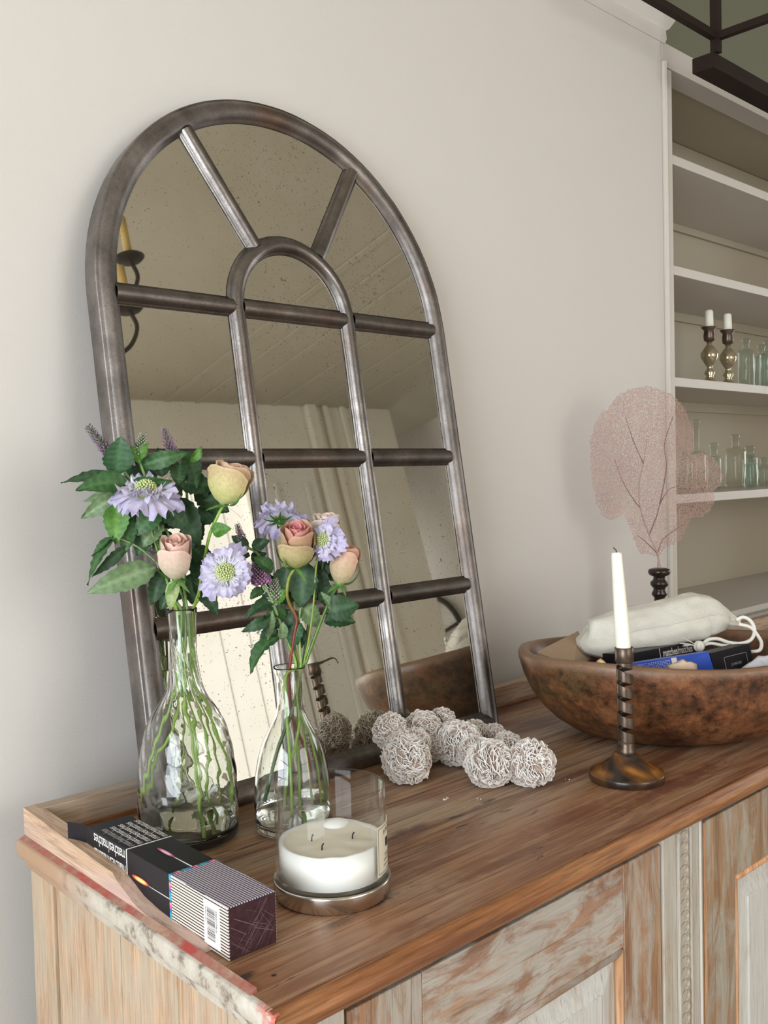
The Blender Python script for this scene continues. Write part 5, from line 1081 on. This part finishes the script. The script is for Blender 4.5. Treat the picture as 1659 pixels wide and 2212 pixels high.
# ------------------------------------------------------------------ glass vases
VA = V3((.6061, .9761, T)); VBc = V3((.7049, .9058, T))
def vase(name, label, c, prof, wall, water_z, ripple, nseg, mat):
    v = thing(name, label, 'vase', c)
    pr = spline([(r, 0, z) for r, z in prof], 5); outer = [(p.x, p.z) for p in pr]
    zf = outer[0][1]; inner = [(max(r - wall, .002), z) for r, z in outer if z > .012]
    ztop = outer[-1][1]
    full = [(0, .0006), (outer[0][0] * .75, .0006)] + outer + [(outer[-1][0] - wall * .35, ztop + wall * .4), (outer[-1][0] - wall * .8, ztop)] + inner[::-1][1:] + [(inner[0][0] * .8, .0085), (0, .0075)]
    nout = 2 + len(outer)
    def mod(i, r, z, t):
        if r < .005: return r
        a = ripple(z)
        if i >= nout: return r + a * .35 * math.sin(16 * (t + z * 14)) if a else r
        return r + a * math.sin(16 * (t + z * 14)) + a * .5 * math.sin(7 * t + z * 60)
    link_mesh('vase_body', MB().lathe(c, full, nseg, True, None, False, mod), mat, v)
    return v, outer
P1 = [(.0520, .0015), (.0572, .006), (.0578, .030), (.0573, .058), (.0551, .086), (.0508, .113), (.0444, .135), (.0354, .151), (.0222, .172), (.0172, .194), (.0155, .222), (.0158, .244), (.0173, .268)]
P2 = [(.0400, .0015), (.0452, .006), (.0459, .018), (.0448, .050), (.0415, .078), (.0338, .105), (.0224, .128), (.0163, .144), (.0152, .161), (.0158, .181), (.0180, .190), (.0190, .194)]
def rip1(z): return .00085 * math.exp(-((z - .185) / .035) ** 2) + .00055 * math.exp(-((z - .07) / .06) ** 2)
v1, o1 = vase('rippled_glass_vase', 'tall rippled clear glass bottle vase of roses and mint behind the match box', VA, P1, .0020, .03, rip1, 192, M['glass'])
v2, o2 = vase('small_glass_vase', 'smaller smooth clear glass bottle vase of roses behind the candle jar', VBc, P2, .0018, .02, lambda z: .00006, 96, M['glass'])
tag(link_mesh('vase_water', MB().lathe(VA, [(0, .009), (.048, .0095), (.0547, .013), (.0550, .038), (0, .038)], 64), M['water'], None, VA), 'shallow clear water in the tall rippled vase', 'water')
tag(link_mesh('vase_water', MB().lathe(VBc, [(0, .009), (.036, .0095), (.0430, .013), (.0434, .026), (0, .026)], 64), M['water'], None, VBc), 'shallow clear water in the small smooth vase', 'water')
# ------------------------------------------------------------------ flowers
CAMP = V3((0, 0, 1.32))
def clampv(p, c, prof, mg):
    q = V3(p); z = q.z - c.z
    if z > prof[-1][1] + .001: return q
    r = None
    for (r0, z0), (r1, z1) in zip(prof, prof[1:]):
        if z0 <= z <= z1: r = lerp(r0, r1, (z - z0) / max(z1 - z0, 1e-6)); break
    if r is None: r = prof[0][0] if z < prof[0][1] else prof[-1][0]
    r = max(r - mg, .001); d = V3((q.x - c.x, q.y - c.y, 0))
    if d.length > r: d = d.normalized() * r
    q.x, q.y = c.x + d.x, c.y + d.y; q.z = max(q.z, c.z + .012); return q
def stem_part(par, inv, out, rad, col, vc, prof, label=None, col2=None):
    pts = [V3(p) for p in inv[::-1]][:-1] + [V3(p) for p in out]
    pts = [p for i, p in enumerate(pts) if i == 0 or (p - pts[i - 1]).length > .004]
    pts = [clampv(p, vc, prof, .0026 + rad) for p in spline(pts, 6)]
    m = len(pts); rs = [rad * lerp(1.05, .85, i / m) for i in range(m)]
    cs = [tuple(lerp(a, b, min(1, max(0, (p.z - T - (.255 if par.name.startswith('garden_rose') else .19)) / .04))) for a, b in zip(col, col2)) for p in pts] if col2 else col
    return link_mesh('stem', MB().tube(pts, rs, 7, True, cs), M['stem'], par, None, 0, label)
SH = [((.011, .042, .013), (.040, .10, .035)), ((.016, .070, .016), (.07, .16, .05)), ((.014, .064, .024), (.06, .15, .06)), ((.05, .17, .018), (.13, .28, .05)), ((.10, .17, .07), (.22, .32, .16)), ((.26, .34, .12), (.36, .44, .20))]
def leaf(par, spec, serr=True, nm='leaf'):
    b, t, w, roll, bend, sh = spec; b = V3(b); t = V3(t); d = t - b; L = d.length; d.normalize()
    view = (CAMP - b).normalized() + V3((0, 0, .35)); n = (view - d * view.dot(d)).normalized(); n = Matrix.Rotation(roll * 1.3, 3, d) @ n; s_ = d.cross(n)
    c1, c2 = SH[sh]; N = 14; K = 6; rows = []; cols = []; ph = random.uniform(0, 9)
    for i in range(N + 1):
        f = i / N; wp = (math.sin(math.pi * min(f ** .82, 1)) ** .75) * (1 - .25 * f) if 0 < f < 1 else .03; hw = w * .5 * wp * 1.38
        c_ = b + d * (L * f) + n * (bend * L * 4 * f * (1 - f) * .6) - V3((0, 0, 1)) * (L * .10 * f * f)
        row = []; 
        for k in range(K + 1):
            s = -1 + 2 * k / K; e = hw * s
            if serr and abs(s) == 1: e *= 1 + (.07 if i % 2 else -.05)
            up = abs(s) * hw * .28 + .0009 * math.sin(f * 34 + abs(s) * 5) * abs(s) + .0012 * math.sin(f * 7 + ph + s * 2)
            row.append(c_ + s_ * e + n * up)
            vein = 1.0 if k == K // 2 else (.5 if (i % 2 == 0 and 0 < abs(s) < 1) else 0.0); jt = .5 + .5 * noise.noise(V3((c_.x * 60 + s, c_.z * 60, ph)))
            cols.append(tuple(lerp(lerp(a, bb, .35 * jt), bb, vein) for a, bb in zip(c1, c2)))
        rows.append(row)
    mb = MB(); mb.grid(rows, True, cols); return link_mesh(nm, mb, M['leaf'], par)
def blob_spike(par, b, t, r, kind, nm='flower_spike'):
    b = V3(b); t = V3(t); mb = MB(); d = t - b; rdm = random.Random(int(b.x * 1e5)); pal = {0: ((.10, .09, .09), (.34, .16, .32)), 1: ((.28, .20, .24), (.42, .18, .38)), 2: ((.30, .32, .24), (.36, .34, .28))}[kind]
    o = d.normalized().orthogonal().normalized(); o2 = d.normalized().cross(o); mb.tube([b, t], [r * .5, r * .15], 6, True, (.12, .16, .08))
    n = int(95 * r / .007)
    for i in range(n):
        f = i / n; a = i * 2.4; rr = r * (1 - .75 * f) * rdm.uniform(.7, 1.1); p = b + d * f + (o * math.cos(a) + o2 * math.sin(a)) * rr * .85
        q = p + (o * math.cos(a) + o2 * math.sin(a)) * r * .45 + d.normalized() * r * .25
        c = tuple(lerp(x, y, (1 - f) * rdm.uniform(.4, 1.1)) for x, y in zip(*pal)); mb.tube([p, q], [r * .20 * (1.2 - f), r * .08], 4, True, c)
    return link_mesh(nm, mb, M['fuzz'], par)
def rose(name, label, sp, vc, prof, inv, pal, openness, stemcol, group, npet=13, stemlab=None, col2=None, cup=.9):
    b = V3(sp['base']); t = V3(sp['top']); R, H = sp['R'], sp['H']; w = (t - b).normalized(); u = (V3((0, 0, 1)).cross(w) if abs(w.z) < .9 else er - w * er.dot(w)).normalized(); v = w.cross(u)
    g = thing(name, label, 'rose', tuple(b), group)
    stem_part(g, inv, sp['stem'], .0021, stemcol, vc, prof, stemlab, col2)
    inner, outer, basec = pal
    rdm = random.Random(int(b.x * 1e5))
    mbb = MB(); mbb.lathe((0, 0, 0), [(0, -.002), (.0045, -.001), (.0062, .003), (.0052, .007), (0, .008)], 10, True, (.12, .24, .05)); mbb.v = [tuple(b + u * x + v * y + w * z) for x, y, z in mbb.v]
    link_mesh('calyx', mbb, M['stem'], g)
    for k in range(npet):
        f = k / (npet - 1)                                     # 0 outermost, 1 heart
        Rk = R * lerp(1.0, .13, f ** .85); Hk = H * 1.10 * lerp(cup, 1.0, min(1, f * 3.2)) * (1 - .10 * f); a0 = k * 2.25 + rdm.uniform(-.2, .2) - 1.57
        span = lerp(1.05, 1.9, f); flare = openness * (1 - f) ** 1.6; rows = []; cols = []; N, K = 9, 10
        tw = rdm.uniform(-.1, .1)
        for i in range(N + 1):
            tt = i / N; row = []
            body = math.sin(min(tt * 1.45, 1) * math.pi / 2) ** .62; close = lerp(.20, .05, f) * max(0, tt - .45) ** 1.2 * (1 - openness * .6)
            for q in range(K + 1):
                s = -1 + 2 * q / K; an = a0 + span * s + tw * tt
                edge = 1 - .26 * abs(s) ** 2.6 - .035 * math.cos(s * 3.1) * (1 if k < 6 else .3)
                r = Rk * (body - close) + flare * R * .34 * max(0, tt - .72) ** 1.3 * 3.2 * (1 + .3 * math.sin(s * 5 + k)); r += .05 * R * math.sin(s * 5.5 + k * 1.7) * max(0, tt - .55) + .018 * R * (s if k % 2 else -s) + .02 * R * noise.noise(V3((s * 2 + k, tt * 2, 3)))
                h = Hk * tt * (1 - (1 - edge) * tt) + H * .022 * math.sin(s * 6 + k * 2.1) * tt ** 4 - flare * H * .10 * max(0, tt - .85) * 4
                row.append(b + u * (r * math.cos(an)) + v * (r * math.sin(an)) + w * h)
                cin = tuple(lerp(a, c, min(1, f * 1.5)) for a, c in zip(outer, inner)); gg = max(0, min(1, (.85 - tt) / .6)) * (1 - f * .8)
                cc = tuple(lerp(a, c, gg) for a, c in zip(cin, basec)); rim = .22 if tt > .93 else 0; cols.append(tuple(min(1, x + rim * .35) for x in cc))
            rows.append(row)
        link_mesh('petal', MB().grid(rows, True, cols), M['petal'], g)
    for k in range(5):
        a = k * 1.2566 + .4; dr = (u * math.cos(a) + v * math.sin(a)); dn = rdm.choice((0, 1)); L = R * rdm.uniform(.7, 1.0); rows = []; cols = []
        for i in range(7):
            f = i / 6; hw = .0042 * (1 - f) ** .7 * (1 if f > 0 else .7)
            p = b + dr * (.004 + (L * .95 * f if dn else R * .85 * math.sin(f * 1.5))) + w * ((-.006 * f - .003 * f * f) if dn else (.002 + H * .42 * f * f)); p += dr * (0 if dn else .0015)
            sdv = w.cross(dr); rows.append([p - sdv * hw, p + dr * .0006, p + sdv * hw]); cols += [(.10, .22, .05), (.13, .27, .07), (.10, .22, .05)]
        link_mesh('sepal', MB().grid(rows, True, cols), M['stem'], g)
    for l in sp['leaves']: leaf(g, l, serr=False)
    return g
def scabious(name, label, sp, vc, prof, inv, group, npet=11, seed=1, back=False):
    c = V3(sp['c']); R = sp['R']; a, b_, d_ = sp['n_px']                    # axis in view terms: right, down, towards the viewer
    tov = (CAMP - c).normalized(); upv = V3((0, 0, 1)); rt = upv.cross(tov).normalized(); upv = tov.cross(rt); w = (rt * a - upv * b_ + tov * d_).normalized(); u = w.orthogonal().normalized(); v = w.cross(u)
    g = thing(name, label, 'scabious', tuple(c), group); stem_part(g, inv, sp['stem'][:-1] + [tuple(c - w * .010)], .0013, (.22, .30, .05), vc, prof)
    rdm = random.Random(seed)
    for ring, (n, r0, r1, h0, lift) in enumerate(((npet, .22, 1.0, -.02, .12), (npet - 1, .20, .78, .05, .30), (npet + 3, .20, .52, .10, .26))):
        for k in range(n):
            a0 = 2 * math.pi * (k + .5 * ring) / n + rdm.uniform(-.12, .12); L = R * (r1 - r0) * rdm.uniform(.70, 1.15); wd = 2 * R * (r1) * math.pi / n * rdm.uniform(1.0, 1.30) * (.8 if ring == 2 else 1)
            N, K = 8, 10; rows = []; cols = []; ph = rdm.uniform(0, 6); lf = lift + rdm.uniform(-.10, .12)
            for i in range(N + 1):
                f = i / N; row = []
                for q in range(K + 1):
                    s = -1 + 2 * q / K; lobe = 1 - .16 * abs(math.sin(s * 4.5 + .0)) * f - .12 * s * s * f
                    r = R * r0 + L * f * lobe; hw = wd * (.22 + .78 * f ** .8) * .5
                    ruf = R * .10 * math.sin(s * 7 + ph) * f * f + R * .04 * math.sin(f * 9 + ph + s * 3) * f
                    h = R * (h0 + lf * f - .16 * f * f * (2 if ring == 0 else 1)) + ruf
                    p = c + u * (r * math.cos(a0) - hw * s * math.sin(a0)) + v * (r * math.sin(a0) + hw * s * math.cos(a0)) + w * h
                    row.append(p); tone = min(1, f * (1.1, .8, .25)[ring])
                    jt = .5 + .5 * noise.noise(V3((p.x * 90, p.y * 90, p.z * 90)))
                    base = (.80, .78, .84); vio = (lerp(.47, .60, jt), lerp(.42, .54, jt), lerp(.66, .76, jt)); cols.append(tuple(lerp(x, y, tone) for x, y in zip(base, vio)))
                rows.append(row)
            link_mesh('petal', MB().grid(rows, True, cols), M['scab'], g)
    mb = MB(); n = 80; rc = R * .29
    mb.ball(c + w * (R * .10), rc * .85, 10, 7, (.30, .38, .12))
    for k in range(n):
        f = (k + .5) / n; ph = k * 2.39996; th_ = math.acos(1 - f * .95); dr = (u * math.cos(ph) + v * math.sin(ph)) * math.sin(th_) + w * math.cos(th_)
        mb.ball(c + w * (R * .12) + dr * rc * .92, rc * .125, 6, 4, (.56, .62, .30) if k % 3 else (.46, .55, .22))
    link_mesh('flower_centre', mb, M['stem'], g)
    for k in range(8):
        a0 = k * .785 + .2; dr = u * math.cos(a0) + v * math.sin(a0); sdv = w.cross(dr); rows = []
        for i in range(5): f = i / 4; p = c - w * (.004 + .010 * f * (1 - f)) + dr * (R * .62 * f); hw = .0028 * (1 - f) ** .6; rows.append([p - sdv * hw, p, p + sdv * hw])
        link_mesh('bract', MB().grid(rows, True, (.045, .12, .03)), M['stem'], g)
    return g
def mint(name, label, key, vc, prof, inv, group):
    sp = D[key]; b = sp['stem'][1]; g = thing(name, label, 'mint', tuple(b), group); stem_part(g, inv, sp['stem'], .0018, (.26, .42, .07), vc, prof, None, (.16, .27, .08))
    for s_ in sp.get('side', []): link_mesh('side_stem', MB().tube(spline(s_, 5), .0011, 6, True, (.20, .30, .10)), M['stem'], g)
    for l in sp['leaves']: leaf(g, l)
    if sp['spike']: blob_spike(g, *sp['spike'])
    return g
I1, I2 = D['instems1'], D['instems2']; GA, GB = 'flowers in the tall rippled vase', 'flowers in the small smooth vase'
mint('mint_sprig', 'mint sprig reaching furthest left, with a dark purple spike at top left', 'mint_a', VA, P1, I1[0], GA)
mint('mint_sprig', 'mint sprig with fresh pale green tip buds at the top middle of the tall vase', 'mint_b', VA, P1, I1[1], GA)
gm = mint('mint_sprig', 'dark leaved mint sprig with a pink purple spike behind the yellow green rose', 'mint_c', VA, P1, I1[7], GA)
for l in D['fill_a']: leaf(gm, l)
mint('mint_sprig', 'mint sprig with a long grey green leaf low on the left of the tall vase', 'mint_d', VA, P1, I1[2], GA)
rose('garden_rose', 'large yellow green rose with tan edged petals at the top right of the tall vase', D['rose_a'], VA, P1, I1[4], ((.74, .46, .34), (.58, .44, .24), (.62, .62, .26)), .62, (.24, .40, .05), GA)
rose('garden_rose', 'pale pink closed rosebud just above the neck of the tall vase', D['rose_b'], VA, P1, I1[3], ((.80, .50, .40), (.78, .57, .48), (.64, .58, .42)), .34, (.24, .40, .05), GA, 12)
scabious('scabious_flower', 'lilac scabious seen from the side, highest on the left of the tall vase', D['scab_a'], VA, P1, I1[5], GA, 10, 3)
scabious('scabious_flower', 'large round lilac scabious facing forward beside the pale pink rosebud', D['scab_b'], VA, P1, I1[6], GA, 11, 5)
rose('garden_rose', 'open greenish rose with a deep pink spiral heart, front of the small vase', D['rose_c'], VBc, P2, I2[0], ((.68, .24, .24), (.52, .40, .22), (.40, .40, .15)), .5, (.20, .03, .02), GB, 14, 'stem turning from green to dark red', (.24, .30, .05), .74)
rose('garden_rose', 'cream pink rose half hidden behind the open rose of the small vase', D['rose_d'], VBc, P2, I2[1], ((.80, .64, .54), (.80, .68, .58), (.70, .62, .48)), .5, (.05, .11, .02), GB, 12)
rose('garden_rose', 'peach rosebud with long green sepals leaning out on the right of the small vase', D['rose_e'], VBc, P2, I2[6], ((.72, .40, .28), (.66, .42, .30), (.55, .46, .28)), .55, (.09, .19, .03), GB, 12)
scabious('scabious_flower', 'lilac scabious seen from behind at the top left of the small vase', D['scab_c'], VBc, P2, I2[5], GB, 9, 8)
scabious('scabious_flower', 'small lilac scabious between the roses on the right of the small vase', D['scab_d'], VBc, P2, I2[3], GB, 11, 9)
mint('mint_sprig', 'mint sprig with a curled leaf drooping low on the left of the small vase', 'mint_e', VBc, P2, I2[2], GB)
mint('mint_sprig', 'thin dark mint sprig reaching left between the two bouquets', 'mint_f', VBc, P2, I2[4], GB)
gm = mint('mint_sprig', 'sprig with the big dark glossy leaves under the roses of the small vase', 'mint_g', VBc, P2, I2[7], GB)
for l in D['fill_b']: leaf(gm, l)
# fallen crystal crumbs on the table top
for x, y, k_, lab in ((.903, .842, 6, 'small heap of white crystal crumbs below the left end of the desert rose cluster'), (.930, .812, 3, 'pair of tiny white crumbs nearer the candle jar than the crumb heap'), (1.07, .775, 3, 'tiny white crumbs between the desert rose cluster and the iron candlestick')):
    mb = MB()
    for j in range(k_): mb.ball((x + random.uniform(-.004, .004), y + random.uniform(-.004, .004), T + .0008), (.0035 if k_ > 3 else .0022) * random.uniform(.25, .5), 6, 4, (.8, .76, .7))
    tag(link_mesh('crystal_crumb', mb, M['mineral'], None, (x, y, T)), lab, 'crumb')
